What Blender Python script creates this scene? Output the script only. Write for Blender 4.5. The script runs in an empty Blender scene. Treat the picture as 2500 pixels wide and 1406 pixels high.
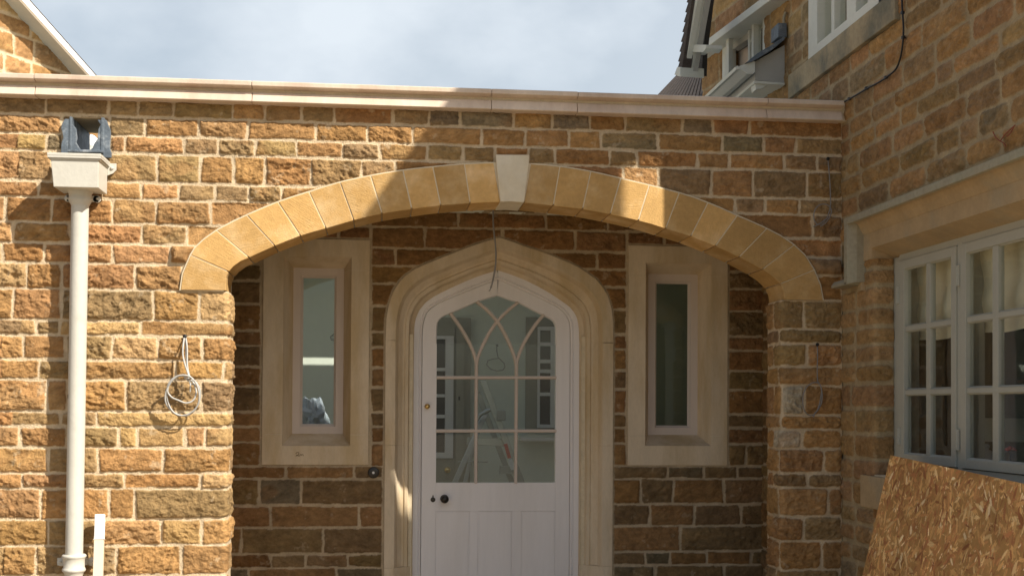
import bpy, bmesh, math, random
import numpy as np
from mathutils import Vector, Matrix
random.seed(7)
RS = np.random.RandomState(11)
SC = bpy.context.scene
COL = SC.collection

# ------------------------------------------------------------------ camera
F, CX, CY = 3038.3, 1250.0, 937.5          # lens in photograph pixels, rising-front crop
EYE = np.array([0.0, -5.9, 1.55])
def _rot(a, b, c):
    ca, sa = math.cos(a), math.sin(a); cb, sb = math.cos(b), math.sin(b); cc, sc = math.cos(c), math.sin(c)
    Rz = np.array([[cc, -sc, 0], [sc, cc, 0], [0, 0, 1.]])
    Rx = np.array([[1, 0, 0], [0, cb, -sb], [0, sb, cb.real]])
    Ry = np.array([[ca, 0, sa], [0, 1, 0], [-sa, 0, ca]])
    return Rz @ Rx @ Ry
R = _rot(-0.1071, -0.0183, 0.0058)
def _w(v): return np.array([v[0], v[2], -v[1]])
ax, ay, az = _w(R.T @ [1, 0, 0]), _w(R.T @ [0, 1, 0]), _w(R.T @ [0, 0, 1])
cam_d = bpy.data.cameras.new("Camera"); cam = bpy.data.objects.new("Camera", cam_d); COL.objects.link(cam)
m = Matrix.Identity(4)
for i in range(3):
    m[i][0] = ax[i]; m[i][1] = -ay[i]; m[i][2] = -az[i]; m[i][3] = EYE[i]
cam.matrix_world = m
cam_d.sensor_fit = 'HORIZONTAL'; cam_d.sensor_width = 36.0
cam_d.lens = 36.0 * F / 2500.0
cam_d.shift_y = (CY - 703.0) / 2500.0
cam_d.clip_start = 0.05; cam_d.clip_end = 500
SC.camera = cam

# ------------------------------------------------------------------ sun, sky, exposure
SUN = Vector((1.12, -1.0, 1.32)).normalized()      # direction towards the sun
el = math.asin(SUN.z); az_s = math.atan2(SUN.x, SUN.y)
w = bpy.data.worlds.new("World"); SC.world = w; w.use_nodes = True
nt = w.node_tree; nt.nodes.clear()
wo = nt.nodes.new("ShaderNodeOutputWorld"); bg = nt.nodes.new("ShaderNodeBackground")
sky = nt.nodes.new("ShaderNodeTexSky"); sky.sky_type = 'NISHITA'; sky.sun_disc = False
sky.sun_elevation = el; sky.sun_rotation = az_s; sky.air_density = 1.3; sky.dust_density = 2.5; sky.ozone_density = 1.0
tc = nt.nodes.new("ShaderNodeTexCoord")
mp = nt.nodes.new("ShaderNodeMapping"); mp.inputs['Scale'].default_value = (1.0, 1.0, 1.7)
mp.inputs['Location'].default_value = (0.35, 0.1, 0.12)
n1 = nt.nodes.new("ShaderNodeTexNoise"); n1.inputs['Scale'].default_value = 2.1; n1.inputs['Detail'].default_value = 7; n1.inputs['Roughness'].default_value = .52
rp = nt.nodes.new("ShaderNodeValToRGB"); rp.color_ramp.elements[0].position = .42; rp.color_ramp.elements[1].position = .66
rp.color_ramp.elements[0].color = (.16, .16, .16, 1); rp.color_ramp.elements[1].color = (1, 1, 1, 1)
mx = nt.nodes.new("ShaderNodeMixRGB"); mx.inputs[2].default_value = (7.6, 8.3, 9.0, 1)
L = nt.links
L.new(tc.outputs['Generated'], mp.inputs['Vector']); L.new(mp.outputs[0], n1.inputs['Vector']); L.new(n1.outputs[0], rp.inputs[0])
sx = nt.nodes.new("ShaderNodeSeparateXYZ"); L.new(tc.outputs['Generated'], sx.inputs[0])
mk = nt.nodes.new("ShaderNodeMapRange"); mk.interpolation_type = 'SMOOTHSTEP'; mk.inputs[1].default_value = .1; mk.inputs[2].default_value = .75; mk.inputs[3].default_value = .18; mk.inputs[4].default_value = 1
L.new(sx.outputs[1], mk.inputs[0]); mm = nt.nodes.new("ShaderNodeMath"); mm.operation = 'MULTIPLY'; L.new(mk.outputs[0], mm.inputs[0]); m2 = nt.nodes.new("ShaderNodeMapRange"); m2.inputs[1].default_value = -.28; m2.inputs[2].default_value = .22; m2.inputs[3].default_value = .0; m2.inputs[4].default_value = .50; L.new(sx.outputs[0], m2.inputs[0])
ma = nt.nodes.new("ShaderNodeMath"); ma.operation = 'ADD'; ma.use_clamp = True; L.new(rp.outputs[0], ma.inputs[0]); L.new(m2.outputs[0], ma.inputs[1]); L.new(ma.outputs[0], mm.inputs[1])
L.new(mm.outputs[0], mx.inputs[0]); L.new(sky.outputs[0], mx.inputs[1]); L.new(mx.outputs[0], bg.inputs[0]); L.new(bg.outputs[0], wo.inputs[0])
bg.inputs[1].default_value = 0.072
sd = bpy.data.lights.new("Sun", 'SUN'); sd.energy = 5.0; sd.angle = math.radians(.53); sd.color = (1.0, .93, .80)
so = bpy.data.objects.new("Sun", sd); COL.objects.link(so); so.rotation_euler = SUN.to_track_quat('Z', 'Y').to_euler(); so.location = (8, -8, 12)
SC.view_settings.view_transform = 'Standard'; SC.view_settings.look = 'None'
SC.view_settings.exposure = 0.55; SC.view_settings.gamma = 1.0
SC.cycles.max_bounces = 8; SC.cycles.diffuse_bounces = 5; SC.cycles.transparent_max_bounces = 12
SC.cycles.use_denoising = True

# ------------------------------------------------------------------ pixel -> place
def ray(px, py):
    d = _w(R.T @ np.array([(px - CX) / F, (py - CY) / F, 1.0]))
    return d
def onY(px, py, Y): d = ray(px, py); t = (Y - EYE[1]) / d[1]; return EYE + d * t
def onX(px, py, X): d = ray(px, py); t = (X - EYE[0]) / d[0]; return EYE + d * t
def atT(px, py, t): return EYE + ray(px, py) * t

# ------------------------------------------------------------------ objects
def tag(o, label=None, cat=None, group=None, kind=None):
    if label: o["label"] = label
    if cat: o["category"] = cat
    if group: o["group"] = group
    if kind: o["kind"] = kind
    return o
def empty(name, loc, label, cat, group=None):
    o = bpy.data.objects.new(name, None); COL.objects.link(o); o.location = loc; o.empty_display_size = .1
    return tag(o, label, cat, group)
def link(name, me, mat, parent=None):
    o = bpy.data.objects.new(name, me); COL.objects.link(o)
    if mat is not None:
        for k in (mat if isinstance(mat, (list, tuple)) else [mat]): me.materials.append(k)
    if parent is not None:
        o.parent = parent
        if parent.type == 'EMPTY' : o.matrix_parent_inverse = Matrix.Translation(-Vector(parent.location))
    return o
class MB:
    """collects shapes into one mesh, world coordinates"""
    def __init__(s): s.v = []; s.f = []; s.sm = []; s.mi = []
    def add(s, v, f, smooth=False, mi=0):
        b = len(s.v); s.v += [tuple(map(float, p)) for p in v]
        for q in f: s.f.append(tuple(b + i for i in q)); s.sm.append(smooth); s.mi.append(mi)
        return s
    def box(s, x0, x1, y0, y1, z0, z1, mi=0, bev=0):
        x0, x1 = sorted((x0, x1)); y0, y1 = sorted((y0, y1)); z0, z1 = sorted((z0, z1))
        v = [(x, y, z) for z in (z0, z1) for y in (y0, y1) for x in (x0, x1)]
        return s.add(v, [(0, 2, 3, 1), (4, 5, 7, 6), (0, 1, 5, 4), (2, 6, 7, 3), (0, 4, 6, 2), (1, 3, 7, 5)], False, mi)
    def prism(s, poly, off, mi=0):
        """poly: 3-D points, off: extrusion vector"""
        n = len(poly); v = [np.array(p, float) for p in poly]; v2 = [p + np.array(off, float) for p in v]
        f = [tuple(range(n)), tuple(range(2 * n - 1, n - 1, -1))] + [(i, i + n, (i + 1) % n + n, (i + 1) % n) for i in range(n)]
        return s.add(v + v2, f, False, mi)
    def sweep(s, path, sec, closed=False, smooth=True, up=(0, 0, 1), caps=True, mi=0):
        """sec: 2-D section points (a along side, b along up-ish)"""
        P = [np.array(p, float) for p in path]; n = len(P); m_ = len(sec); V = []
        prev = None
        for i in range(n):
            t = P[min(i + 1, n - 1)] - P[max(i - 1, 0)] if not closed else P[(i + 1) % n] - P[i - 1]
            t /= np.linalg.norm(t) + 1e-12
            u = np.array(up, float) if prev is None else prev
            u = u - t * (u @ t)
            if np.linalg.norm(u) < 1e-4: u = np.array([1., 0, 0]) - t * t[0]
            u /= np.linalg.norm(u); prev = u; sd_ = np.cross(t, u)
            for a, b in sec: V.append(P[i] + sd_ * a + u * b)
        fs = []
        for i in range(n if closed else n - 1):
            for j in range(m_):
                a = i * m_ + j; b = i * m_ + (j + 1) % m_; c = ((i + 1) % n) * m_ + (j + 1) % m_; d = ((i + 1) % n) * m_ + j
                fs.append((a, b, c, d))
        s.add(V, fs, smooth, mi)
        if caps and not closed: s.add(V[:m_], [tuple(range(m_ - 1, -1, -1))], False, mi); s.add(V[-m_:], [tuple(range(m_))], False, mi)
        return s
    def tube(s, path, r, n=8, closed=False, mi=0):
        return s.sweep(path, [(r * math.cos(a), r * math.sin(a)) for a in np.linspace(0, 2 * math.pi, n, endpoint=False)], closed, mi=mi)
    def lathe(s, c, prof, axis=(0, 0, 1), n=28, mi=0, arc=None):
        """prof: (radius, height) list along axis"""
        A = Vector(axis).normalized(); q = A.to_track_quat('Z', 'Y').to_matrix(); V = []; m_ = len(prof)
        for i in range(n):
            a = 2 * math.pi * i / n
            for r, h in prof: V.append(Vector(c) + q @ Vector((r * math.cos(a), r * math.sin(a), h)))
        fs = [(i * m_ + j, ((i + 1) % n) * m_ + j, ((i + 1) % n) * m_ + j + 1, i * m_ + j + 1) for i in range(n) for j in range(m_ - 1)]
        return s.add(V, fs, True, mi)
    def build(s, name, mat, parent=None, bevel=0, seg=2, autosmooth=None):
        me = bpy.data.meshes.new(name); me.from_pydata(s.v, [], s.f)
        me.polygons.foreach_set('use_smooth', s.sm); me.polygons.foreach_set('material_index', s.mi)
        bm = bmesh.new(); bm.from_mesh(me); bmesh.ops.recalc_face_normals(bm, faces=bm.faces)
        if bevel:
            bmesh.ops.remove_doubles(bm, verts=bm.verts, dist=1e-6)
            es = [e for e in bm.edges if len(e.link_faces) == 2 and e.calc_face_angle(0) > .5]
            bmesh.ops.bevel(bm, geom=es, offset=bevel, segments=seg, affect='EDGES', profile=.6, clamp_overlap=True)
        bm.to_mesh(me); bm.free(); me.update()
        return link(name, me, mat, parent)

# ------------------------------------------------------------------ materials
def mat(name, col, rough=.75, var=.12, scale=6, detail=5, bump=0., bscale=90, metal=0, spec=.3, col2=None, c2scale=3, c2pos=(.45, .65), attr=False, stretch=None, rnd=0, lines=0, spk=0):
    m = bpy.data.materials.new(name); m.use_nodes = True; t = m.node_tree; N = t.nodes; K = t.links
    b = N['Principled BSDF']; b.inputs['Roughness'].default_value = rough; b.inputs['Metallic'].default_value = metal
    b.inputs['Specular IOR Level'].default_value = spec
    tc = N.new("ShaderNodeTexCoord"); vec = tc.outputs['Object']
    if stretch or rnd or lines:
        oi = N.new("ShaderNodeObjectInfo"); vr = N.new("ShaderNodeVectorRotate"); vr.rotation_type = 'Y_AXIS'
        ml = N.new("ShaderNodeMath"); ml.operation = 'MULTIPLY'; ml.inputs[1].default_value = 6.0 if lines else 0.0
        K.new(oi.outputs['Random'], ml.inputs[0]); K.new(ml.outputs[0], vr.inputs['Angle']); K.new(vec, vr.inputs['Vector'])
        mpn = N.new("ShaderNodeMapping"); mpn.inputs['Scale'].default_value = stretch or (1, 1, 1); K.new(vr.outputs[0], mpn.inputs[0]); vec = mpn.outputs[0]
    def noise(sc, det=5, ro=.6):
        n = N.new("ShaderNodeTexNoise"); n.inputs['Scale'].default_value = sc; n.inputs['Detail'].default_value = det; n.inputs['Roughness'].default_value = ro
        K.new(vec, n.inputs['Vector']); return n.outputs[0]
    def mrange(src, a, b_, f0=.25, f1=.75):
        r = N.new("ShaderNodeMapRange"); r.inputs[1].default_value = f0; r.inputs[2].default_value = f1; r.inputs[3].default_value = a; r.inputs[4].default_value = b_
        K.new(src, r.inputs[0]); return r.outputs[0]
    if attr:
        at = N.new("ShaderNodeAttribute"); at.attribute_name = 'col'; csrc = at.outputs['Color']
    else:
        rgb = N.new("ShaderNodeRGB"); rgb.outputs[0].default_value = (*col, 1); csrc = rgb.outputs[0]
    if col2:
        mx2 = N.new("ShaderNodeMixRGB"); mx2.inputs[2].default_value = (*col2, 1); K.new(csrc, mx2.inputs[1])
        K.new(mrange(noise(c2scale, 6), 0, 1, *c2pos), mx2.inputs[0]); csrc = mx2.outputs[0]
    def mul(src, fac):
        x = N.new("ShaderNodeVectorMath"); x.operation = 'SCALE'; K.new(src, x.inputs[0]); K.new(fac, x.inputs['Scale']); return x.outputs[0]
    csrc = mul(csrc, mrange(noise(scale, detail), 1 - var, 1 + var))
    csrc = mul(csrc, mrange(noise(scale * 9, 4, .7), 1 - var * .7, 1 + var * .7))
    if rnd:
        csrc = mul(csrc, mrange(oi.outputs['Random'], 1 - rnd, 1 + rnd, 0, 1))
    K.new(csrc, b.inputs['Base Color'])
    K.new(mrange(noise(scale * 3), rough - .08, min(1, rough + .08)), b.inputs['Roughness'])
    if bump:
        bp = N.new("ShaderNodeBump"); bp.inputs['Strength'].default_value = 1; bp.inputs['Distance'].default_value = bump
        h = noise(bscale, 5, .65)
        if lines:
            m2 = N.new("ShaderNodeMapping"); m2.inputs['Scale'].default_value = (1.0, 1.0, .09); K.new(vec, m2.inputs[0])
            wv = N.new("ShaderNodeTexNoise"); wv.inputs['Scale'].default_value = lines * 10; wv.inputs['Detail'].default_value = 3; wv.inputs['Distortion'].default_value = .4
            K.new(m2.outputs[0], wv.inputs['Vector']); ad = N.new("ShaderNodeMath"); ad.operation = 'MULTIPLY_ADD'; ad.inputs[1].default_value = .9
            K.new(wv.outputs[0], ad.inputs[0]); K.new(h, ad.inputs[2]); h = ad.outputs[0]
        K.new(h, bp.inputs['Height']); K.new(bp.outputs[0], b.inputs['Normal'])
    return m
def glass(name, tint=(.9, .93, .92), ior=1.45, boost=1.0):
    m = bpy.data.materials.new(name); m.use_nodes = True; t = m.node_tree; N = t.nodes; K = t.links; N.clear()
    o = N.new("ShaderNodeOutputMaterial"); tr = N.new("ShaderNodeBsdfTransparent"); tr.inputs[0].default_value = (*tint, 1)
    gl = N.new("ShaderNodeBsdfGlossy"); gl.inputs['Roughness'].default_value = .01; gl.inputs[0].default_value = (.95, .97, 1, 1)
    lw = N.new("ShaderNodeLayerWeight"); lw.inputs[0].default_value = .5; fr = N.new("ShaderNodeMath"); fr.operation = 'POWER'; fr.inputs[1].default_value = 5; K.new(lw.outputs['Facing'], fr.inputs[0]); ml = N.new("ShaderNodeMath"); ml.operation = 'MULTIPLY_ADD'; ml.inputs[1].default_value = .9 * boost; ml.inputs[2].default_value = .035 * boost
    tcn = N.new("ShaderNodeTexCoord"); nn = N.new("ShaderNodeTexNoise"); nn.inputs['Scale'].default_value = 7; nn.inputs['Detail'].default_value = 1
    bp = N.new("ShaderNodeBump"); bp.inputs['Strength'].default_value = .12; bp.inputs['Distance'].default_value = .002
    K.new(tcn.outputs['Object'], nn.inputs[0]); K.new(nn.outputs[0], bp.inputs['Height']); K.new(bp.outputs[0], gl.inputs['Normal'])
    mx = N.new("ShaderNodeMixShader"); K.new(fr.outputs[0], ml.inputs[0]); K.new(ml.outputs[0], mx.inputs[0]); K.new(tr.outputs[0], mx.inputs[1]); K.new(gl.outputs[0], mx.inputs[2]); K.new(mx.outputs[0], o.inputs[0])
    return m
MT = dict(
    wall=mat("ironstone_and_mortar", (0, 0, 0), .92, .20, 14, bump=.007, bscale=120, attr=True, spec=.12),
    osb=mat("strand_board", (0, 0, 0), .6, .10, 20, bump=.0012, bscale=200, attr=True, spec=.25),
    gold=mat("golden_limestone", (.545, .335, .130), .85, .16, 5, bump=.0022, bscale=120, rnd=.17, lines=17, spec=.15, col2=(.61, .44, .245), c2scale=5, c2pos=(.48, .72)),
    key=mat("cream_limestone", (.70, .63, .50), .85, .08, 5, bump=.001, bscale=160, spec=.15, col2=(.66, .56, .40), c2scale=4),
    joint=mat("lime_joint", (.66, .56, .40), .9, .12, 20, bump=.002, bscale=200, spec=.1),
    coping=mat("pinkish_sandstone_coping", (.69, .57, .465), .82, .10, 4, bump=.0010, bscale=200, spec=.15, col2=(.60, .46, .36), c2scale=3.2, c2pos=(.42, .66), rnd=.07, stretch=(1.6, 1, .5)),
    dress=mat("dressed_limestone", (.655, .54, .395), .82, .09, 5, bump=.0006, bscale=200, spec=.15, col2=(.55, .42, .255), c2scale=2.6, c2pos=(.43, .64), stretch=(2.2, 2.2, .6)),
    oldstone=mat("weathered_lintel_stone", (.46, .335, .195), .85, .14, 5, bump=.001, bscale=160, spec=.15, col2=(.36, .31, .22), c2scale=3.5, c2pos=(.5, .75)),
    greystone=mat("weathered_grey_moulding", (.38, .34, .25), .85, .2, 6, bump=.001, bscale=160, spec=.15, col2=(.27, .27, .20), c2scale=6, c2pos=(.45, .7)),
    primer=mat("pink_primer_paint", (.62, .53, .465), .6, .05, 4, bump=.0003, bscale=200, stretch=(1, 1, .15)),
    white=mat("brushed_white_paint", (.80, .765, .76), .5, .045, 4, bump=.0004, bscale=120, stretch=(1, 1, .12), col2=(.74, .70, .68), c2scale=5, c2pos=(.45, .8)),
    cream=mat("cream_gloss_paint", (.80, .76, .66), .38, .04, 5, bump=.0005, bscale=60, spec=.4),
    ironcream=mat("painted_cast_iron", (.56, .54, .485), .48, .05, 7, bump=.0012, bscale=45, spec=.22, col2=(.50, .475, .41), c2scale=9, c2pos=(.55, .8)),
    lead=mat("oxidised_lead", (.11, .135, .165), .5, .3, 12, bump=.003, bscale=60, spec=.4, col2=(.34, .36, .38), c2scale=14, c2pos=(.52, .72)),
    greyp=mat("grey_paint", (.42, .41, .375), .5, .06, 5, bump=.0003),
    frame2=mat("old_cream_window_paint", (.44, .435, .375), .45, .05, 8, bump=.0006, bscale=70, spec=.4),
    barge=mat("pale_green_grey_paint", (.62, .62, .55), .5, .06, 6, bump=.0005, bscale=60),
    dark=mat("dark_brown_and_verge_shade", (.05, .045, .04), .8, .2, 8),  # near-black tone; on the verge strip it stands in for shade
    tile=mat("dark_clay_tile", (.075, .06, .052), .85, .3, 20, bump=.002, bscale=90),
    plaster=mat("bare_plaster", (.50, .50, .45), .9, .05, 2, bump=.0004, bscale=60),
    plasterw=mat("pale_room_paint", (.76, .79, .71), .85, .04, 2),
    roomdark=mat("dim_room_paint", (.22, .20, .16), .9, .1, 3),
    ground=mat("crushed_stone_ground", (.34, .275, .19), .95, .3, 3, bump=.01, bscale=40, col2=(.24, .20, .15), c2scale=1.2),
    brass=mat("brass", (.75, .52, .2), .3, .05, 5, metal=1),
    bronze=mat("dark_bronze", (.05, .045, .04), .38, .1, 20, metal=.7, spec=.5),
    black=mat("black_plastic", (.02, .02, .02), .45, .1, 9),
    chrome=mat("white_button", (.8, .8, .8), .4, .02, 9),
    cablew=mat("grey_white_cable", (.46, .45, .43), .5, .08, 30),
    cableg=mat("grey_cable", (.25, .235, .22), .55, .1, 30),
    timber=mat("planed_pine", (.74, .62, .49), .7, .06, 6, stretch=(1, 1, .1), bump=.0005),
    paintw=mat("bright_white_paint", (.9, .9, .9), .6, .02, 6),
    alu=mat("aluminium", (.42, .43, .41), .36, .08, 14, metal=.6),
    red=mat("red_label", (.6, .06, .04), .5, .05, 5),
    blind=mat("cream_blind_cloth", (.82, .76, .60), .9, .06, 4, bump=.001, bscale=300),
    shade=mat("lamp_shade_cloth", (.75, .68, .52), .9, .04, 5),
    china=mat("glazed_china", (.6, .62, .62), .2, .03, 5, spec=.6),
    poly=mat("blue_white_polythene", (.32, .36, .42), .4, .15, 12, bump=.004, bscale=14, spec=.6),
    pencil=mat("brown_pencil_mark", (.16, .10, .05), .9, .1, 5),
    inner=mat("taupe_inner_door_paint", (.33, .31, .25), .6, .05, 4),
    glass=glass("window_glass"), glassd=glass("old_window_glass", (.96, .97, .95), 1.5, 1.0),
)

# ------------------------------------------------------------------ numpy noise
def _hash(x, y, s):
    h = (x.astype(np.uint32) * np.uint32(374761393) + y.astype(np.uint32) * np.uint32(668265263) + np.uint32((s * 2246822519) & 0xffffffff))
    h = (h ^ (h >> np.uint32(13))) * np.uint32(1274126177); h = h ^ (h >> np.uint32(16))
    return h.astype(np.float64) / 4294967295.0
def vnoise(x, y, s=0):
    xi = np.floor(x).astype(np.int64); yi = np.floor(y).astype(np.int64); fx = x - xi; fy = y - yi
    fx = fx * fx * fx * (fx * (fx * 6 - 15) + 10); fy = fy * fy * fy * (fy * (fy * 6 - 15) + 10)
    g = lambda a, b: _hash(a & 0xffffffff, b & 0xffffffff, s)
    return (g(xi, yi) * (1 - fx) + g(xi + 1, yi) * fx) * (1 - fy) + (g(xi, yi + 1) * (1 - fx) + g(xi + 1, yi + 1) * fx) * fy * 1.0
def fbm(x, y, o=4, s=0, g=.5):
    r = 0; a = 1; t = 0
    for i in range(o):
        r = r + a * (vnoise(x * 2 ** i + 17.3 * i, y * 2 ** i - 9.1 * i, s + i) * 2 - 1); t += a; a *= g
    return r / t
def sstep(x): x = np.clip(x, 0, 1); return x * x * (3 - 2 * x)
def psdf(U, V, poly):
    """signed distance to a closed polygon, negative inside"""
    P = np.array(poly, float); d = np.full(U.shape, 1e9); ins = np.zeros(U.shape, bool)
    for i in range(len(P)):
        a = P[i]; b = P[(i + 1) % len(P)]; e = b - a; L2 = e @ e
        if L2 < 1e-14: continue
        t = np.clip(((U - a[0]) * e[0] + (V - a[1]) * e[1]) / L2, 0, 1)
        d = np.minimum(d, np.hypot(U - a[0] - t * e[0], V - a[1] - t * e[1]))
        c = ((a[1] > V) != (b[1] > V))
        if abs(e[1]) > 1e-12: ins ^= c & (U < (b[0] - a[0]) * (V - a[1]) / e[1] + a[0])
    return np.where(ins, -d, d)

PAL = {'o': (.362, .206, .088), 'v': (.290, .190, .092), 'y': (.41, .265, .118), 'r': (.335, .180, .076), 'g': (.225, .172, .105), 'w': (.50, .43, .32)}
MORT = np.array([.62, .49, .33])
def stone_sheet(name, path, us, vs, stones, parent, amp=1.0, clip=None, keep=None, joint=.0054, rad=.007, fil=.02, mort=MORT, seed=0, tone=1.0, blend=.0, inset=0.0, m=None, tan=0.0):
    """rough coursed stonework along a plan path; stones = (u0,u1,v0,v1,letter)"""
    P = np.array(path, float); seg = np.hypot(*(P[1:] - P[:-1]).T); cum = np.concatenate([[0], np.cumsum(seg)])
    def lin(u):
        i = np.clip(np.searchsorted(cum, u, 'right') - 1, 0, len(seg) - 1); d = (P[i + 1] - P[i]) / seg[i][:, None]
        return P[i] + d * (u - cum[i])[:, None]
    ks = np.linspace(-fil, fil, 9); pos = np.mean([lin(us + k) for k in ks], 0)
    tg = np.mean([lin(us + k + .004) - lin(us + k - .004) for k in ks], 0); tg /= np.linalg.norm(tg, axis=1)[:, None] + 1e-12
    nrm = np.stack([tg[:, 1], -tg[:, 0]], 1)
    U, V = np.meshgrid(us, vs)
    cd = clip(U, V) if clip else None
    # mortar
    H = .0015 * fbm(U * 60, V * 60, 3, seed + 3) + .0022 * fbm(U * 9, V * 9, 2, seed + 5)
    mt = 1 + .10 * fbm(U * 7, V * 7, 3, seed + 9) + .07 * fbm(U * 70, V * 70, 2, seed + 8)
    C = mort[None, None, :] * mt[..., None]
    rs = np.random.RandomState(seed + 1)
    for k, (u0, u1, v0, v1, cl) in enumerate(stones):
        if u1 < us[0] - .05 or u0 > us[-1] + .05 or v1 < vs[0] - .05 or v0 > vs[-1] + .05: continue
        i0, i1 = np.searchsorted(us, [u0, u1]); j0, j1 = np.searchsorted(vs, [v0, v1])
        i0 = max(i0 - 1, 0); j0 = max(j0 - 1, 0); i1 = min(i1 + 1, len(us)); j1 = min(j1 + 1, len(vs))
        if i1 - i0 < 2 or j1 - j0 < 2: continue
        u = U[j0:j1, i0:i1]; v = V[j0:j1, i0:i1]
        jl, jr, jb, jt = joint * rs.uniform(.6, 1.35, 4)
        cu, cv = (u0 + jl + u1 - jr) / 2, (v0 + jb + v1 - jt) / 2; hu, hv = (u1 - jr - u0 - jl) / 2, (v1 - jt - v0 - jb) / 2
        if hu < .008 or hv < .008: continue
        th = float(np.clip(rs.normal(0, .008), -.02, .02)) * min(1, .12 / max(hu, .01)); so_ = seed * 31 + k * 7
        wu = u + .0062 * fbm(u * 26, v * 26, 4, so_, .65); wv = v + .0062 * fbm(u * 26 + 50, v * 26, 4, so_ + 3, .65)
        a = (wu - cu) + th * (wv - cv); b = (wv - cv) - th * (wu - cu)
        a = a + np.sign(a) * rs.normal(0, .0022) * np.clip(b / hv, -1, 1); b = b + np.sign(b) * rs.normal(0, .0016) * np.clip(a / hu, -1, 1)
        r_ = min(rad * rs.uniform(.5, 1.5), hu * .8, hv * .8)
        qx = np.abs(a) - hu + r_; qy = np.abs(b) - hv + r_
        d = -(np.hypot(np.maximum(qx, 0), np.maximum(qy, 0)) + np.minimum(np.maximum(qx, qy), 0) - r_)
        if cd is not None: d = np.minimum(d, cd[j0:j1, i0:i1] - .006 + .002 * fbm(u * 30, v * 30, 2, so_))
        ok = d > 0
        if not ok.any(): continue
        e = sstep(d / .0055); dome = 1 - np.exp(-np.maximum(d, 0) / .016)
        ang = rs.uniform(-.6, .6); uu = u * math.cos(ang) + v * math.sin(ang); vv = v * math.cos(ang) - u * math.sin(ang)
        big = fbm(uu * 11, vv * 16, 3, so_ + 11); rid = 1 - 2 * np.abs(fbm(uu * 18, vv * 26, 3, so_ + 17)); fin = fbm(uu * 62, vv * 88, 4, so_ + 23, .75)
        q = rs.uniform(.6, 1.35) * amp
        tilt = (rs.normal(0, .05) * (v - cv) + rs.normal(0, .03) * (u - cu)) * amp
        h = .003 + rs.uniform(-.001, .003) + q * (.0065 * dome + .0095 * big * dome + .0075 * (rid - .4) * dome + .0078 * fin) + tilt * dome
        h = np.clip(h, -.006, .034)
        H[j0:j1, i0:i1] = np.where(ok, H[j0:j1, i0:i1] * (1 - e) + h * e, H[j0:j1, i0:i1])
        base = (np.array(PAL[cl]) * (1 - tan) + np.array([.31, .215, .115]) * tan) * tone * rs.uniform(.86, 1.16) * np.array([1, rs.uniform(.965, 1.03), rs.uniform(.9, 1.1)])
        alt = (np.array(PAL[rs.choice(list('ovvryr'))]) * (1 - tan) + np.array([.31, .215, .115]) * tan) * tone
        w2 = (sstep((fbm(uu * 6, vv * 9, 3, so_ + 31) - .12) / .3) * .42)[..., None]
        cc = base * (1 - w2) + alt * w2
        cc = cc * (1 + .44 * fbm(uu * 30, vv * 48, 4, so_ + 37, .75) + .10 * rid)[..., None]
        lim = sstep((fbm(u * 18, v * 18, 4, so_ + 41, .7) - .40) / .2)[..., None] * .4      # lime smears
        cc = cc * (1 - lim) + mort * .95 * lim
        cw = (sstep(d / .0035) * (1 - blend * (1 - sstep(d / .02))))[..., None]
        C[j0:j1, i0:i1] = np.where(ok[..., None], C[j0:j1, i0:i1] * (1 - cw) + cc * cw, C[j0:j1, i0:i1])
    H = H - inset
    X = pos[:, 0][None, :] + nrm[:, 0][None, :] * H; Y = pos[:, 1][None, :] + nrm[:, 1][None, :] * H
    nv, nu = U.shape
    K = np.ones(U.shape, bool) if keep is None else keep(U, V)
    idx = np.arange(nv * nu).reshape(nv, nu)
    fk = K[:-1, :-1] & K[1:, :-1] & K[:-1, 1:] & K[1:, 1:]
    fa = np.stack([idx[:-1, :-1], idx[:-1, 1:], idx[1:, 1:], idx[1:, :-1]], -1)[fk]
    used = np.zeros(nv * nu, bool); used[fa.ravel()] = True; re = np.cumsum(used) - 1; fa = re[fa]
    co = np.stack([X, Y, V], -1).reshape(-1, 3)[used]; cc = np.clip(C.reshape(-1, 3)[used], .012, .9)
    me = bpy.data.meshes.new(name); me.vertices.add(len(co)); me.vertices.foreach_set('co', co.astype(np.float32).ravel())
    me.loops.add(fa.size); me.loops.foreach_set('vertex_index', fa.astype(np.int32).ravel())
    me.polygons.add(len(fa)); me.polygons.foreach_set('loop_start', np.arange(0, fa.size, 4, dtype=np.int32))
    me.polygons.foreach_set('use_smooth', np.ones(len(fa), bool)); me.update(calc_edges=True)
    at = me.attributes.new('col', 'FLOAT_COLOR', 'POINT'); at.data.foreach_set('color', np.concatenate([cc, np.ones((len(cc), 1))], 1).astype(np.float32).ravel())
    return link(name, me, m or MT['wall'], parent)
def spans(*parts):
    """parts: (start, end, step)"""
    a = [np.arange(p[0], p[1], p[2]) for p in parts]; return np.concatenate(a + [np.array([parts[-1][1]])])
def auto_course(u0, u1, v0, v1, rs, wmin=.14, wmax=.36, pal='oovvory'):
    out = []; u = u0 - rs.uniform(0, .1)
    while u < u1:
        n = u + rs.uniform(wmin, wmax); out.append((u, n, v0, v1, pal[rs.randint(len(pal))])); u = n
    return out

# ================================================================== GROUND
g = MB(); g.add([(-60, -60, 0), (60, -60, 0), (60, 60, 0), (-60, 60, 0)], [(0, 1, 2, 3)])
o = g.build('ground', MT['ground']); o['kind'] = 'structure'

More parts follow.
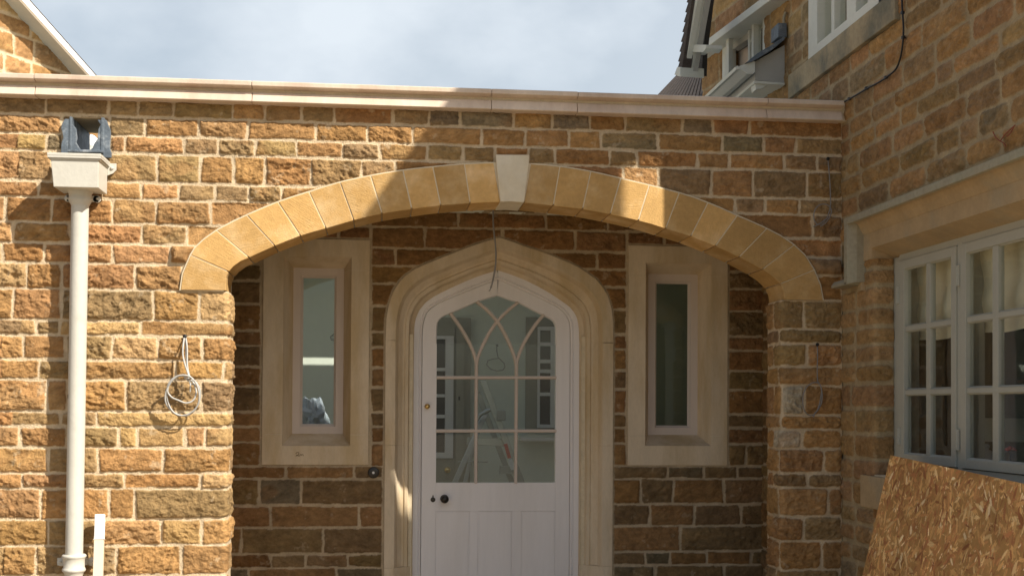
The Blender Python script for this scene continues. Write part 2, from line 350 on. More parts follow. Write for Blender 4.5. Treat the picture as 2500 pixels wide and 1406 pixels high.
# ================================================================== PORCH BUILDING
YB = 0.95                                   # face of the porch back wall
XW = float(onY(2057, 900, 0)[0])            # face of the house wall on the right
zf = lambda y, x=330: float(onY(x, y, 0)[2])
zb = lambda y, x=900: float(onY(x, y, YB)[2])
porch = empty('stone_porch_building', (0, 0, 0), 'flat roofed ironstone building with wide golden stone arch and white door inside', 'building')
CO = [232, 286.7, 333, 375, 446, 487, 548, 597, 645, 708, 783, 819.5, 879, 928, 1005, 1041, 1091.6, 1154, 1192, 1266, 1330, 1403]
ZF = [zf(y) for y in CO]
ROWS = ["v112 v264 v338 v424 v569 o646 v736 v815 r959 v1048 g1123 g1255 o1347 g1440 r1526 v1664 g1740 r1830 r2057",
 "o152 v268 v353 o484 o605 o771 o898 o1008 o1176 o1282 o1389 o1466 g1605 o1763 g1864 o1942 v2057",
 "y114 g152 o268 o305 o450 v533 v624 v724 o837 v928 o1043 v1130 v1209 r1291 v1356 r1488 v1555 r1702 o1780 o1915 v1994 v2057",
 "o19 v128 v384 v489 o571 o647 r759 v882 v965 r1150 r1340 r1521 o1607 v1736 o1838 v1969 v2057",
 "o93 r250 o344 o436 v525 v607 v688 o1794 v1867 o1950 v2057",
 "o13 r127 r274 o381 r514 o1500 r1984 v2057",
 "o33 o170 r346 v456 o1500 r2057",
 "o6 r108 r276 o415 o1500 v2057",
 "o64 o150 o330 o445 r2057"]
LP = ["o33 o150 v374 o487 y566", "y89 v145 y344 o566", "o58 o160 v275 y386 o494 o566", "o96 v200 o429 o545 y566", "o115 o165 o307 v492 v566",
 "o25 v148 v236 y566", "o49 o163 v291 y336 y452 o502 y566", "o118 v240 o399 o566", "o55 o200 v304 r489 y566", "o100 o266 o329 v566", "o118 v246 o394 y492 o566", "o90 v286 o444 o566"]
RP = ["v1962 v2057", "v1895 v2057", "v1969 o2057", "o1894 o2057", "o1908 w1963 o2057", "o1903 o2057", "w1956 o2057", "o1898 o2011 o2057", "v1971 v2057", "o1895 o2021 o2057", "o1962 v2057", "o1899 o2006 o2057"]
def parse(row, y, u0, fn, Y):
    out = []; a = u0
    for tk in row.split():
        x = float(tk[1:]); b = float(onY(x, y, Y)[0]); out.append((a, b, tk[0])); a = b
    return out
rs = np.random.RandomState(5)
XL = float(onY(0, 700, 0)[0]); XE = float(onY(554, 1050, 0)[0]); XR = float(onY(1907, 1050, 0)[0])
TW = 0.21                                    # thickness of the arch wall
stA = []
for i, row in enumerate(ROWS):
    v1, v0 = ZF[i], ZF[i + 1]; ym = (CO[i] + CO[i + 1]) / 2 + 22
    for a, b, c in parse(row, ym, XL - .12 - .08 * (i % 3), None, 0): stA.append((a, b, v0, v1, c))
    stA += auto_course(-4.2, XL - .14, v0, v1, rs)
# ring outline ------------------------------------------------------
def P2(l, Y=0): return [(float(p[0]), float(p[2])) for p in (onY(x, y, Y) for x, y in l)]
YRF = -.016
outer_px = [(441, 706), (447, 668), (466, 623), (477, 605), (497, 586), (529, 563), (566, 543), (603, 526), (641, 509.5), (679, 494), (717, 481), (755, 469.5), (793, 457), (830, 446), (868, 437.5), (905, 430), (944, 423), (984, 417), (1020, 412.5), (1057, 409), (1095, 405), (1134, 402), (1170, 400), (1206, 399), (1252, 399.5),
            (1295, 401.5), (1330, 404), (1367, 408), (1405, 413.5), (1442, 420), (1478, 428), (1515, 437), (1550, 445), (1585, 453), (1621, 462), (1658, 472), (1693, 483), (1727.6, 496), (1764, 511), (1799, 527.4), (1836, 543), (1871, 558.7), (1906, 577), (1938, 598.5), (1965, 624), (1987, 659), (2002, 696), (2009, 736)]
inner_px = [(551, 707.5), (550.5, 692), (552, 677), (558, 663), (569, 651), (587, 638), (608, 629), (640, 614.5), (671, 600.5), (702, 588), (733.5, 576), (765, 566.5), (796, 558), (830, 548), (863.6, 538.4), (898, 529.5), (933, 522), (969, 516), (1005.6, 511), (1041, 506), (1076, 502), (1112, 499), (1148, 496.6), (1186, 494.5), (1222, 493.3), (1249, 492.5),
            (1279, 495), (1315, 498.5), (1350.6, 502.5), (1386, 506.5), (1422, 511), (1456, 517), (1489.5, 523.5), (1524, 531), (1558, 539), (1592, 548), (1625, 558.7), (1656, 567.5), (1686, 577), (1716, 589), (1746, 601), (1775, 614), (1804, 628), (1833, 643), (1861, 658), (1885, 674), (1905, 693), (1913, 712), (1915.5, 737)]
outer = P2(outer_px, YRF); inner = P2(inner_px, YRF)
ZS = ZF[9]
outer[0] = (outer[0][0], ZS); outer[-1] = (outer[-1][0], ZS); inner[0] = (inner[0][0], ZS); inner[-1] = (inner[-1][0], ZS)
keyp = P2([(1210.6, 378.5), (1292, 379), (1290, 410), (1279, 495), (1249, 492.5), (1221.8, 493.3), (1213, 410)], -.03)
ringpoly = outer + [(outer[-1][0], ZS - .3), (outer[0][0], ZS - .3)]
hx0, hx1 = float(onY(176, 330, 0)[0]), float(onY(252, 330, 0)[0]); hz1, hz0 = float(onY(220, 290, 0)[2]), float(onY(220, 371, 0)[2])
holep = [(hx0, hz0), (hx1, hz0), (hx1, hz1), (hx0, hz1)]
def clipA(U, V): return np.minimum(np.minimum(psdf(U, V, ringpoly), psdf(U, V, keyp)), psdf(U, V, holep) + .002)
def keepA(U, V): return (psdf(U, V, ringpoly) > -.035) & (psdf(U, V, holep) > .0)
ZTOP = float(onY(330, 215, 0)[2]) + .02
usA = spans((-4.0, XL - .03, .02), (XL - .03, XW - .002, .0040)); vsA = spans((ZS, ZTOP, .0040))
stone_sheet('front_stonework', [(-4.2, 0), (XW + .1, 0)], usA + 4.2, vsA, [(a + 4.2, b + 4.2, c, d, e) for a, b, c, d, e in stA], porch,
            clip=lambda U, V: clipA(U - 4.2, V), keep=lambda U, V: keepA(U - 4.2, V), seed=1)
# left pier, wrapping into the reveal -------------------------------
stB = []
for i, row in enumerate(LP):
    v1, v0 = ZF[9 + i], ZF[10 + i]; ym = (CO[9 + i] + CO[10 + i]) / 2 + 2
    px = parse(row, ym, XL - .12 - .07 * (i % 3), None, 0)
    for k, (a, b, c) in enumerate(px):
        if k == len(px) - 1: b = XE + (.095 if i % 2 else TW)
        stB.append((a, b, v0, v1, c))
    if i % 2: stB.append((XE + .095, XE + TW, v0, v1, 'v'))
    stB += auto_course(-4.2, XL - .14, v0, v1, rs)
zz = ZF[21]
hs = [.12, .09, .14, .11, .10, .13, .12]
ZLOW = []
while zz > .02:
    h = hs[len(ZLOW) % 7]; ZLOW.append((max(zz - h, -.02), zz)); zz -= h
for j, (v0, v1) in enumerate(ZLOW):
    stB += auto_course(-4.2, XE - .35, v0, v1, rs); stB.append((XE - .35, XE + .08 + .1 * (j % 2), v0, v1, 'o'))
usB = spans((-4.0, XL - .03, .02), (XL - .03, XE + TW, .0040)); vsB = spans((0, .62, .02), (.62, ZS, .0040))
stone_sheet('left_pier_stonework', [(-4.2, 0), (XE, 0), (XE, TW + .3)], usB + 4.2, vsB, [(a + 4.2, b + 4.2, c, d, e) for a, b, c, d, e in stB], porch, seed=2, amp=.95, fil=.018)
# right pier --------------------------------------------------------
stC = []; oR = XR - TW                                                  # u = x - oR on the front, reveal before it
for i, row in enumerate(RP):
    v1, v0 = ZF[9 + i], ZF[10 + i]; ym = (CO[9 + i] + CO[10 + i]) / 2 + 12
    px = parse(row, ym, XR - (TW if i % 2 else .10), None, 0)
    if i % 2 == 0: stC.append((0 + oR, XR - .10, v0, v1, 'o'))
    for k, (a, b, c) in enumerate(px): stC.append((a, b, v0, v1, c))
for j, (v0, v1) in enumerate(ZLOW): stC += auto_course(XR - TW, XW, v0, v1, rs)
usC = spans((oR, XW - .002, .0042)); vsC = spans((0, .62, .02), (.62, ZS, .0042))
stone_sheet('right_pier_stonework', [(XR, TW), (XR, 0), (XW + .1, 0)], usC - oR, vsC, [(a - oR, b - oR, c, d, e) for a, b, c, d, e in stC], porch, seed=3, amp=1.15, fil=.018, rad=.018)
# back of the arch wall (plain render inside porch and on the roof side)
b = MB()
ap = [(x, z) for x, z in inner]
for x0, x1 in [(-4.0, inner[0][0])]: b.box(x0, x1, TW, TW + .012, 0, 2.74)
b.box(inner[-1][0], XW, TW, TW + .012, 0, 2.74)
for (xa, za), (xb, zb_) in zip(inner[:-1], inner[1:]):
    if xb > xa: b.add([(xa, TW, za), (xb, TW, zb_), (xb, TW, 2.74), (xa, TW, 2.74)], [(0, 1, 2, 3)])
b.box(-4.0, hx0 - .03, TW, TW + .10, 2.74, 3.05); b.box(hx1 + .03, XW, TW, TW + .10, 2.74, 3.05); b.box(hx0 - .03, hx1 + .03, TW, TW + .10, hz1 + .012, 3.05)
b.build('wall_backing', MT['plaster'], porch)
# voussoirs -----------------------------------------------------------
oj = [0, 2, 5, 7, 9, 11, 13, 15, 17, 19, 21, 23, None, 25, 27, 29, 31, 33, 35, 37, 39, 41, 43, 45, 47]
ij = [0, 3, 6, 8, 10, 12, 14, 16, 18, 20, 22, 24, None, 26, 28, 30, 32, 34, 36, 38, 40, 42, 44, 46, 48]
ov = [np.array(p) for p in outer]; iv = [np.array(p) for p in inner]
for k in range(len(oj) - 1):
    if oj[k] is None or oj[k + 1] is None: continue
    O = ov[oj[k]:oj[k + 1] + 1]; I = iv[ij[k]:ij[k + 1] + 1]
    g_ = .0022 + .0010 * rs.rand()
    O = [o.copy() for o in O]; I = [o.copy() for o in I]
    eo = (O[-1] - O[0]) / np.linalg.norm(O[-1] - O[0]); ei = (I[-1] - I[0]) / np.linalg.norm(I[-1] - I[0])
    O[0] += eo * g_; O[-1] -= eo * g_; I[0] += ei * g_; I[-1] -= ei * g_
    yf = YRF - rs.uniform(.0004, .003)
    poly = [(p[0], yf, p[1]) for p in O] + [(p[0], yf, p[1]) for p in I[::-1]]
    mb = MB(); mb.prism(poly, (0, TW + .014 - yf, 0)); mb.build('voussoir', MT['gold'], porch, bevel=.0018, seg=1)
mb = MB(); n = len(keyp)
mb.prism([(x, -.034, z) for x, z in keyp], (0, TW + .05, 0)); mb.build('keystone', MT['key'], porch, bevel=.002, seg=1)
mb = MB()
def inset2(L, d):
    out = []
    for i in range(len(L)):
        a = np.array(L[max(i - 1, 0)]); c = np.array(L[min(i + 1, len(L) - 1)]); t = (c - a) / np.linalg.norm(c - a); out.append(np.array(L[i]) + np.array([t[1], -t[0]]) * d)
    return out
Om = inset2(outer, -.006); Im = inset2(inner, -.005)      # slightly inside the stones at the soffit, past them outside
for k in range(46):
    t0, t1 = k / 46, (k + 1) / 46
    def sm(L, t): x = t * (len(L) - 1); i = min(int(x), len(L) - 2); return L[i] * (1 - x + i) + L[i + 1] * (x - i)
    o0, o1, i0, i1 = sm(Om, t0), sm(Om, t1), sm(Im, t0), sm(Im, t1)
    i0 = i0 + (o0 - i0) * .02; i1 = i1 + (o1 - i1) * .02
    mb.prism([(o0[0], YRF + .0008, o0[1]), (o1[0], YRF + .0008, o1[1]), (i1[0], YRF + .0008, i1[1]), (i0[0], YRF + .0008, i0[1])], (0, TW, 0))
mb.build('arch_mortar_bed', MT['joint'], porch)
# coping -----------------------------------------------------------------
cz = lambda y, Y=-.08, x=330: float(onY(x, y, Y)[2])
YN = -.092
z_top = cz(187.5, YN); z_n = cz(200.5, YN); z_c = cz(219, -.05); z_b = cz(241, -.072)
prof = [(YN, z_top - .004), (YN, z_n), (YN + .008, z_n - .002), (-.044, z_n - .008), (-.038, z_c + .012), (-.046, z_c + .003), (-.060, z_c), (-.076, z_b + .003), (-.069, z_b), (.35, z_b), (.35, z_top + .05), (.30, z_top + .055), (YN + .01, z_top)]
cj = [-4.0] + [float(onY(x, 240, -.07)[0]) for x in (85, 615, 1200, 1410, 1873, 2058)]
for a, c in zip(cj[:-1], cj[1:]):
    segs = np.arange(a, c, 1.3) if a < -3.9 else [a]
    dz = rs.uniform(-.0012, .0012); dy = rs.uniform(-.002, .002)
    mb = MB(); mb.prism([(a + .0012, y + dy, z + dz) for y, z in prof], (c - a - .0024, 0, 0)); mb.build('coping_stone', MT['coping'], porch, bevel=.003, seg=2)
mb = MB(); mb.box(-4.0, XW, -.046, .33, z_b + .004, z_top - .004); mb.build('coping_joint_mortar', MT['joint'], porch)
# lead lined outlet through the parapet
mb = MB()
L1, L2 = float(onY(150, 330, -.02)[0]), float(onY(271, 330, -.02)[0])
def flap(xa, xb, za, zb_, sgn, seed_):
    r = np.random.RandomState(seed_); pts = []
    zs_ = np.linspace(za, zb_, 9)
    for z in zs_: pts.append((xa + r.normal(0, .0022), z))
    q = [(xb + r.normal(0, .006) * 1.0, z) for z in zs_[::-1]]
    return pts, q
p_, q_ = flap(L1 + .004, hx0 + .012, hz0 - .03, hz1 - .01, 1, 3)
q_ = [(x + .004 * math.sin(z * 70) + .055 * math.exp(-((z - hz0 + .02) / .045)), z) for x, z in q_]
p_ = [(x + .010 * sstep(np.array((z - hz1 + .06) / .05)).item() + .006 * math.sin(z * 55), z) for x, z in p_]
mb.prism([(x, -.026, z) for x, z in p_ + q_], (0, .012, 0))
p_, q_ = flap(L2, hx1 - .012, hz0 - .03, hz1 - .01, -1, 4)
q_ = [(x + .003 * math.sin(z * 80 + 1) - .040 * math.exp(-((z - hz0) / .045)), z) for x, z in q_]
p_ = [(x - .016 * sstep(np.array((z - hz1 + .07) / .06)).item() - .004 * math.sin(z * 60), z) for x, z in p_]
mb.prism([(x, -.026, z) for x, z in p_ + q_], (0, .012, 0))
mb.box(hx0 - .006, hx0 + .006, -.03, .33, hz0 - .01, hz1); mb.box(hx1 - .004, hx1 + .01, -.03, .33, hz0 - .01, hz1); mb.box(hx0 - .006, hx1 + .01, -.06, .33, hz0 - .014, hz0 - .002)
mb.build('lead_outlet_lining', MT['lead'], porch, bevel=.003)
mb = MB(); mb.box(hx0 - .02, hx1 + .02, .004, .32, hz1 + .001, hz1 + .012); mb.build('outlet_head_slate', MT['oldstone'], porch)

# ---- porch back wall
BO = [512, 553, 605.5, 648, 692, 747, 810, 846.5, 898, 945, 1006, 1041, 1081, 1136.5, 1168, 1232, 1286.5, 1350.5, 1384, 1440]
ZB = [zb(y) for y in BO]
RB = ["r740 r905 r1120 r1333 r1484 r1600 r1870", "r827 r905 r1037 r1227 r1404 r1530 r1621 r1870", "r638 r905 r966 r1458 r1530 r1776 r1870"] + ["%s638 r905 %s1213 %s1530 r1776 %s1870" % t for t in
      [('v', 'o', 'r', 'v'), ('v', 'r', 'r', 'r'), ('r', 'v', 'v', 'v'), ('r', 'v', 'r', 'r'), ('v', 'r', 'o', 'r'), ('r', 'o', 'v', 'v'), ('v', 'v', 'r', 'r'), ('o', 'v', 'o', 'v'), ('o', 'r', 'o', 'r')]] + \
     ["r638 r905 o1213 o1530 r1776 v1821 v1870", "r698 o864 v935 r1213 v1629 g1718 v1799 v1870", "v632 g735 v935 v1213 o1564 v1643 o1767 v1870",
      "r661 o877 o935 o1213 v1587 o1695 v1809 v1870", "r589 v789 v935 v1213 o1661 v1870", "r662 v747 v849 v935 v1213 v1576 g1635 o1725 o1833 v1870", "g608 o822 g935 v1213 g1599 v1767 v1870"]
stR = []
X0 = XE + TW * 0 - .45
for i in range(len(BO) - 1):
    a = X0 - .1 * (i % 2)
    for tk in RB[min(i, len(RB) - 1)].split():
        b_ = float(onY(float(tk[1:]), (BO[i] + BO[i + 1]) / 2, YB)[0]); stR.append((a, b_, ZB[i + 1], ZB[i], tk[0])); a = b_
stR += auto_course(X0, 2.3, ZB[0], 2.76, rs)
zz = ZB[-1]; k = 0
while zz > 0: stR += auto_course(X0, 2.3, zz - hs[k % 7], zz, rs); zz -= hs[k % 7]; k += 1
wL = [float(onY(x, 900, YB)[0]) for x in (641.5, 900.5)]; wLz = [float(onY(800, 1133.5, YB)[2]), float(onY(860, 586, YB)[2])]
wR = [float(onY(x, 900, YB)[0]) for x in (1533, 1775)]; wRz = [float(onY(1650, 1135, YB)[2]), float(onY(1600, 601, YB)[2])]
rectL = [(wL[0], wLz[0]), (wL[1], wLz[0]), (wL[1], wLz[1]), (wL[0], wLz[1])]; rectR = [(wR[0], wRz[0]), (wR[1], wRz[0]), (wR[1], wRz[1]), (wR[0], wRz[1])]
dOut = P2([(941.5, 830), (943, 779), (948.5, 747.5), (960, 711.6), (980, 682), (1008, 660), (1040, 645), (1080.5, 629), (1120, 613.5), (1159, 599), (1190, 589), (1219, 580.5)], YB)
dOutR = P2([(1496, 838), (1495.5, 789), (1492, 752.5), (1480.6, 716), (1454, 682), (1411, 652.5), (1375, 636), (1339, 622), (1308, 611), (1285, 604), (1250, 591), (1219, 580.5)], YB)
dIn = P2([(1010.5, 838), (1011.6, 795), (1015.5, 775), (1023.5, 757), (1039.4, 737.5), (1059.4, 723.6), (1079, 713), (1119, 694), (1159, 677), (1182, 669), (1199, 664), (1215, 659)], YB + .10)
dInR = P2([(1415.5, 838), (1414, 795), (1410, 776), (1403, 762), (1392, 749), (1381, 740.5), (1345, 716), (1315, 699), (1285, 684), (1260, 674), (1238, 666), (1215, 659)], YB + .10)
def yof(L, x): L[0] = (x, L[0][1]); return L
jxo, jxor = dOut[0][0], dOutR[0][0]
doorpoly = [(jxo, -.5)] + dOut + dOutR[::-1][1:] + [(jxor, -.5)]
def clipR(U, V):
    U = U + X0 - .2; return np.minimum(np.minimum(psdf(U, V, rectL), psdf(U, V, rectR)), psdf(U, V, doorpoly)) - .004
def keepR(U, V):
    U = U + X0 - .2; return np.minimum(np.minimum(psdf(U, V, rectL), psdf(U, V, rectR)), psdf(U, V, doorpoly)) > -.02
XRET = float(onY(1863, 1000, YB)[0])
usR = spans((X0, XRET, .0046)); vsR = spans((0, .55, .02), (.55, 2.72, .0046))
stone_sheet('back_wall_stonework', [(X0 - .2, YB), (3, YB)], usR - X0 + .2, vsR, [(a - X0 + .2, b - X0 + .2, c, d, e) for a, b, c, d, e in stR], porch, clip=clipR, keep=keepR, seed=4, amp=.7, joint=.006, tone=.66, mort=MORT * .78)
# right hand return inside the porch, then left return
stS = []
for i in range(len(ZF) - 1): stS += auto_course(0, YB - TW, ZF[i + 1], ZF[i], rs)
for v0, v1 in ZLOW: stS += auto_course(0, YB - TW, v0, v1, rs)
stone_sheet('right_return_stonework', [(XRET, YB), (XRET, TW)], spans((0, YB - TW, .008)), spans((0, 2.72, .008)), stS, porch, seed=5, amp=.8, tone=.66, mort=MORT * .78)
stone_sheet('left_return_stonework', [(X0 + .02, TW), (X0 + .02, YB)], spans((0, YB - TW, .012)), spans((0, 2.72, .012)), stS, porch, seed=6, amp=.8)
mb = MB(); mb.box(X0, XW, TW, YB + .3, 2.70, 2.712); mb.build('porch_ceiling', MT['plaster'], porch)

# ---- door surround, swept by lofting the outer and inner outlines
def resamp(L, n):
    L = np.array(L); s_ = np.concatenate([[0], np.cumsum(np.hypot(*(L[1:] - L[:-1]).T))]); t = np.linspace(0, s_[-1], n)
    return np.stack([np.interp(t, s_, L[:, 0]), np.interp(t, s_, L[:, 1])], 1)
PR = [(0, .0), (0, -.014), (.34, -.014), (.37, -.006), (.45, .030), (.60, .052), (.66, .055), (.70, .048), (.80, .050), (.83, .062), (.87, .088), (1.0, .105), (1.0, .20)]
def loft(o2, i2, prof, name, m_, parent, zcap=None, bevel=0):
    V = []; n = len(o2); k = len(prof)
    for i in range(n):
        for s_, y in prof: p = o2[i] * (1 - s_) + i2[i] * s_; V.append((p[0], YB + y, p[1]))
    fs = [(i * k + j, i * k + j + 1, (i + 1) * k + j + 1, (i + 1) * k + j) for i in range(n - 1) for j in range(k - 1)]
    fs += [tuple(range(k)), tuple(range(n * k - 1, (n - 1) * k - 1, -1))]
    mb = MB(); mb.add(V, fs, False); return mb.build(name, m_, parent)
NL = 26
zj1 = float(onY(970, 1086, YB)[2]); zj2 = float(onY(970, 1385, YB)[2]); zsp = dOut[0][1]; zsp2 = float(onY(970, 806, YB)[2])
def jamb(xo, xi, z0, z1, nm): return loft(np.array([(xo, z0), (xo, z1)]), np.array([(xi, z0), (xi, z1)]), PR, nm, MT['dress'], porch)
for xo, xi in ((jxo, dIn[0][0]), (jxor, dInR[0][0])):
    mb = MB(); s_ = 1 if xi > xo else -1
    mb.prism([(xo, 0, 0), (xo, -.014 + 0, 0), (xo + s_ * .052, -.014, 0), (xi, .082, 0), (xi, .2, 0), (xo, .2, 0)], (0, 0, zj2 - .0008))
    mb.v = [(x, y + YB, z) for x, y, z in mb.v]; mb.build('plinth_stone', MT['dress'], porch, bevel=.002)
    jamb(xo, xi, zj2, zj1 - .0010, 'jamb_stone'); jamb(xo, xi, zj1, zsp, 'jamb_stone')
AO, AOR, AI, AIR = resamp(dOut, NL), resamp(dOutR, NL), resamp(dIn, NL), resamp(dInR, NL)
# hold the springing vertical and match corner positions by angle
loft(AO, AI, PR, 'arch_stone', MT['dress'], porch); loft(AOR, AIR, PR, 'arch_stone', MT['dress'], porch)
mb = MB(); mb.box(jxo + .02, dIn[0][0] - .006, YB + .07, YB + .25, 0, 1.95); mb.box(dInR[0][0] + .006, jxor - .02, YB + .07, YB + .25, 0, 1.95); mb.build('surround_core', MT['joint'], porch)

# ---- door frame
YD = YB + .115
fIn = P2([(1030.5, 838), (1031.5, 799), (1035.5, 779), (1043.4, 761), (1056, 750), (1069, 741.5), (1109, 723.6), (1169, 700), (1195, 690.5), (1216, 682.5)], YD)
fInR = P2([(1393, 838), (1392.5, 799), (1390, 784), (1381, 767), (1369, 755), (1355, 746), (1318, 727.5), (1262, 702), (1236, 691), (1216, 682.5)], YD)
FO = resamp([(dIn[0][0] - .004, dIn[0][1])] + [(x - .003, z + .003) for x, z in dIn[1:]], NL); FI = resamp(fIn, NL)
FOR_ = resamp([(dInR[0][0] + .004, dInR[0][1])] + [(x + .003, z + .003) for x, z in dInR[1:]], NL); FIR = resamp(fInR, NL)
FPR = [(0, .115), (.62, .115), (.66, .121), (.72, .123), (.80, .115), (.93, .118), (1, .126), (1, .20)]
frame = empty('x', (0, 0, 0), None, None); bpy.data.objects.remove(frame)
def loft2(parts, prof, name, m_, parent):
    mb = MB()
    for o2, i2 in parts:
        V = []; n = len(o2); k = len(prof)
        for i in range(n):
            for s_, y in prof: p = o2[i] * (1 - s_) + i2[i] * s_; V.append((p[0], YB + y, p[1]))
        mb.add(V, [(i * k + j, i * k + j + 1, (i + 1) * k + j + 1, (i + 1) * k + j) for i in range(n - 1) for j in range(k - 1)], False)
    return mb.build(name, m_, parent)
low = lambda A, B: (np.array([(A[0][0], 0.02), (A[0][0], A[0][1])]), np.array([(B[0][0], .02), (B[0][0], B[0][1])]))
loft2([(FO, FI), (FOR_, FIR), low(FO, FI), low(FOR_, FIR)], FPR, 'door_frame', MT['white'], porch)

# ---- door leaf
YL = YB + .124
gIn = P2([(1066.5, 838), (1067, 799), (1069, 785), (1075, 777), (1087, 770), (1101, 765), (1130, 752.5), (1159, 739.5), (1190, 729), (1215, 721.6)], YL)
gInR = P2([(1357.5, 838), (1357, 799), (1354, 788), (1348, 781), (1338, 775.5), (1327, 770), (1298, 756), (1268, 740), (1240, 731), (1215, 721.6)], YL)
LO = FI.copy(); LO[:, 0] += .0025; LOR = FIR.copy(); LOR[:, 0] -= .0025
ZSP = FI[0][1]
for L_ in (gIn, gInR): L_[0] = (L_[0][0], ZSP)
LOR[0][1] = ZSP; FIR[0][1] = ZSP; FOR_[0][1] = ZSP; FO[0][1] = ZSP
GI, GIR = resamp(gIn, NL), resamp(gInR, NL)
LPR = [(0, .175), (0, .126), (.93, .126), (1, .136), (1, .165)]
mb = MB()
for o2, i2 in ((LO, GI), (LOR, GIR)):
    V = []; k = len(LPR)
    for i in range(NL):
        for s_, y in LPR: p = o2[i] * (1 - s_) + i2[i] * s_; V.append((p[0], YB + y, p[1]))
    mb.add(V, [(i * k + j, i * k + j + 1, (i + 1) * k + j + 1, (i + 1) * k + j) for i in range(NL - 1) for j in range(k - 1)])
zg = float(onY(1200, 1178, YL)[2]); zr = float(onY(1200, 1247.5, YL)[2]); y0, y1 = YB + .126, YB + .170
xl, xr = LO[0][0], LOR[0][0]; gl, gr = GI[0][0], GIR[0][0]; zt = LO[0][1]
px2 = lambda x: float(onY(x, 1320, YL)[0])
mb.box(xl, gl, y0, y1, .02, zt); mb.box(gr, xr, y0, y1, .02, zt)
mb.box(gl + .0006, gr - .0006, y0 + .0006, y1, zr, zg)
for a, c in ((1145.5, 1166.5), (1249.5, 1272.5)): mb.box(px2(a), px2(c), y0 + .0006, y1, .2, zr - .0005)
mb.box(gl + .0006, gr - .0006, y0 + .0006, y1, .02, .2)
door = mb.build('door', MT['white'], porch, bevel=.0012, seg=1)
mb = MB()
for a, c in ((1066, 1145.5), (1166.5, 1249.5), (1272.5, 1357)):
    xa, xc = px2(a), px2(c); xa = gl if a < 1070 else xa; xc = gr if c > 1350 else xc; mb.box(xa + .0006, xc - .0006, y0 + .003, y1 - .01, .2, zr - .0012); mb.box(xa + .007, xc - .007, y0 + .0018, y0 + .004, .2, zr - .008)
mb.build('door_panel', MT['white'], door, bevel=.002, seg=1)
# glazing bars
yg = YL + .010
mb = MB()
D2 = lambda l: [(float(p[0]), yg, float(p[2])) for p in (onY(x, y, yg) for x, y in l)]
BSEC = [(-.0095, -.004), (-.006, -.012), (.006, -.012), (.0095, -.004), (.0095, .016), (-.0095, .016)]
BK = [0]
def bar(pts, n=40):
    BK[0] += 1; A = np.array(D2(pts)) + np.array([0, .0004 * (BK[0] % 5), 0]); s_ = np.concatenate([[0], np.cumsum(np.linalg.norm(A[1:] - A[:-1], axis=1))])
    if len(pts) > 2:
        t = np.linspace(0, s_[-1], n); C3 = np.stack([np.interp(t, s_, A[:, i]) for i in range(3)], 1)
        for _ in range(3): C3[1:-1] = (C3[:-2] + C3[1:-1] * 2 + C3[2:]) / 4
        A = C3
    Q = []
    for i in range(len(A)):
        t = A[min(i + 1, len(A) - 1)] - A[max(i - 1, 0)]; t /= np.linalg.norm(t); sdv = np.array([t[2], 0, -t[0]])
        Q.append([A[i] + sdv * a + np.array([0, b_, 0]) for a, b_ in BSEC])
    V = [p for q in Q for p in q]; k = 6; n_ = len(A)
    mb.add(V, [(i * k + j, i * k + (j + 1) % k, (i + 1) * k + (j + 1) % k, (i + 1) * k + j) for i in range(n_ - 1) for j in range(k)])
bar([(1066, 921.5), (1358, 921.5)]); bar([(1064, 1051.5), (1358, 1051.5)])
bar([(1161.5, 1180), (1163, 905)]); bar([(1259, 1180), (1261, 905)])
bar([(1163, 905), (1163.5, 885), (1157, 862), (1147, 838), (1127, 802.6), (1113, 783), (1100, 765)])
bar([(1163, 905), (1163, 885), (1169, 865), (1178, 844), (1195, 811), (1214, 783.7), (1239, 758.6), (1265, 738)])
bar([(1261, 905), (1260.5, 885), (1254, 865), (1246, 843), (1231, 812), (1214, 784), (1191, 758), (1164, 736)])
bar([(1261, 905), (1261, 885), (1267, 865), (1277, 841), (1294, 812), (1310, 789), (1328, 768)])
mb.build('glazing_bars', MT['primer'], door)
mb = MB()
for a, b_ in ((GI, GIR),):
    for i in range(NL - 1):
        mb.add([(a[i][0], yg + .002, a[i][1]), (b_[i][0], yg + .002, b_[i][1]), (b_[i + 1][0], yg + .002, b_[i + 1][1]), (a[i + 1][0], yg + .002, a[i + 1][1])], [(0, 1, 2, 3)])
mb.box(gl, gr, yg + .002, yg + .0023, zg, zt)
mb.build('door_pane', MT['glass'], door)
kx = lambda x, y: onY(x, y, YL)
def knob(x, y, r, nm, m_, stem=.03):
    c = kx(x, y); c[1] = YB + .126
    MB().lathe(c, [(0, 0), (r * 1.05, .0), (r * 1.05, .004), (r * .45, .007), (r * .4, stem * .5), (r * .8, stem * .65), (r, stem * .95), (r * .95, stem * 1.25), (r * .6, stem * 1.5), (0, stem * 1.55)], (0, -1, 0), 24).build(nm, m_, door)
knob(1085, 1217, .0225, 'door_knob', MT['bronze'], .04)
knob(1043, 991.5, .0145, 'brass_latch_knob', MT['brass'], .024)
c = kx(1057, 1219); c[1] = YB + .126
mb = MB(); mb.lathe(c, [(0, 0), (.0135, 0), (.0135, .004), (.009, .006), (0, .0065)], (0, -1, 0), 20); mb.box(c[0] - .003, c[0] + .003, c[1] - .006, c[1], c[2] + .008, c[2] + .024); mb.build('keyhole_cover', MT['bronze'], door)

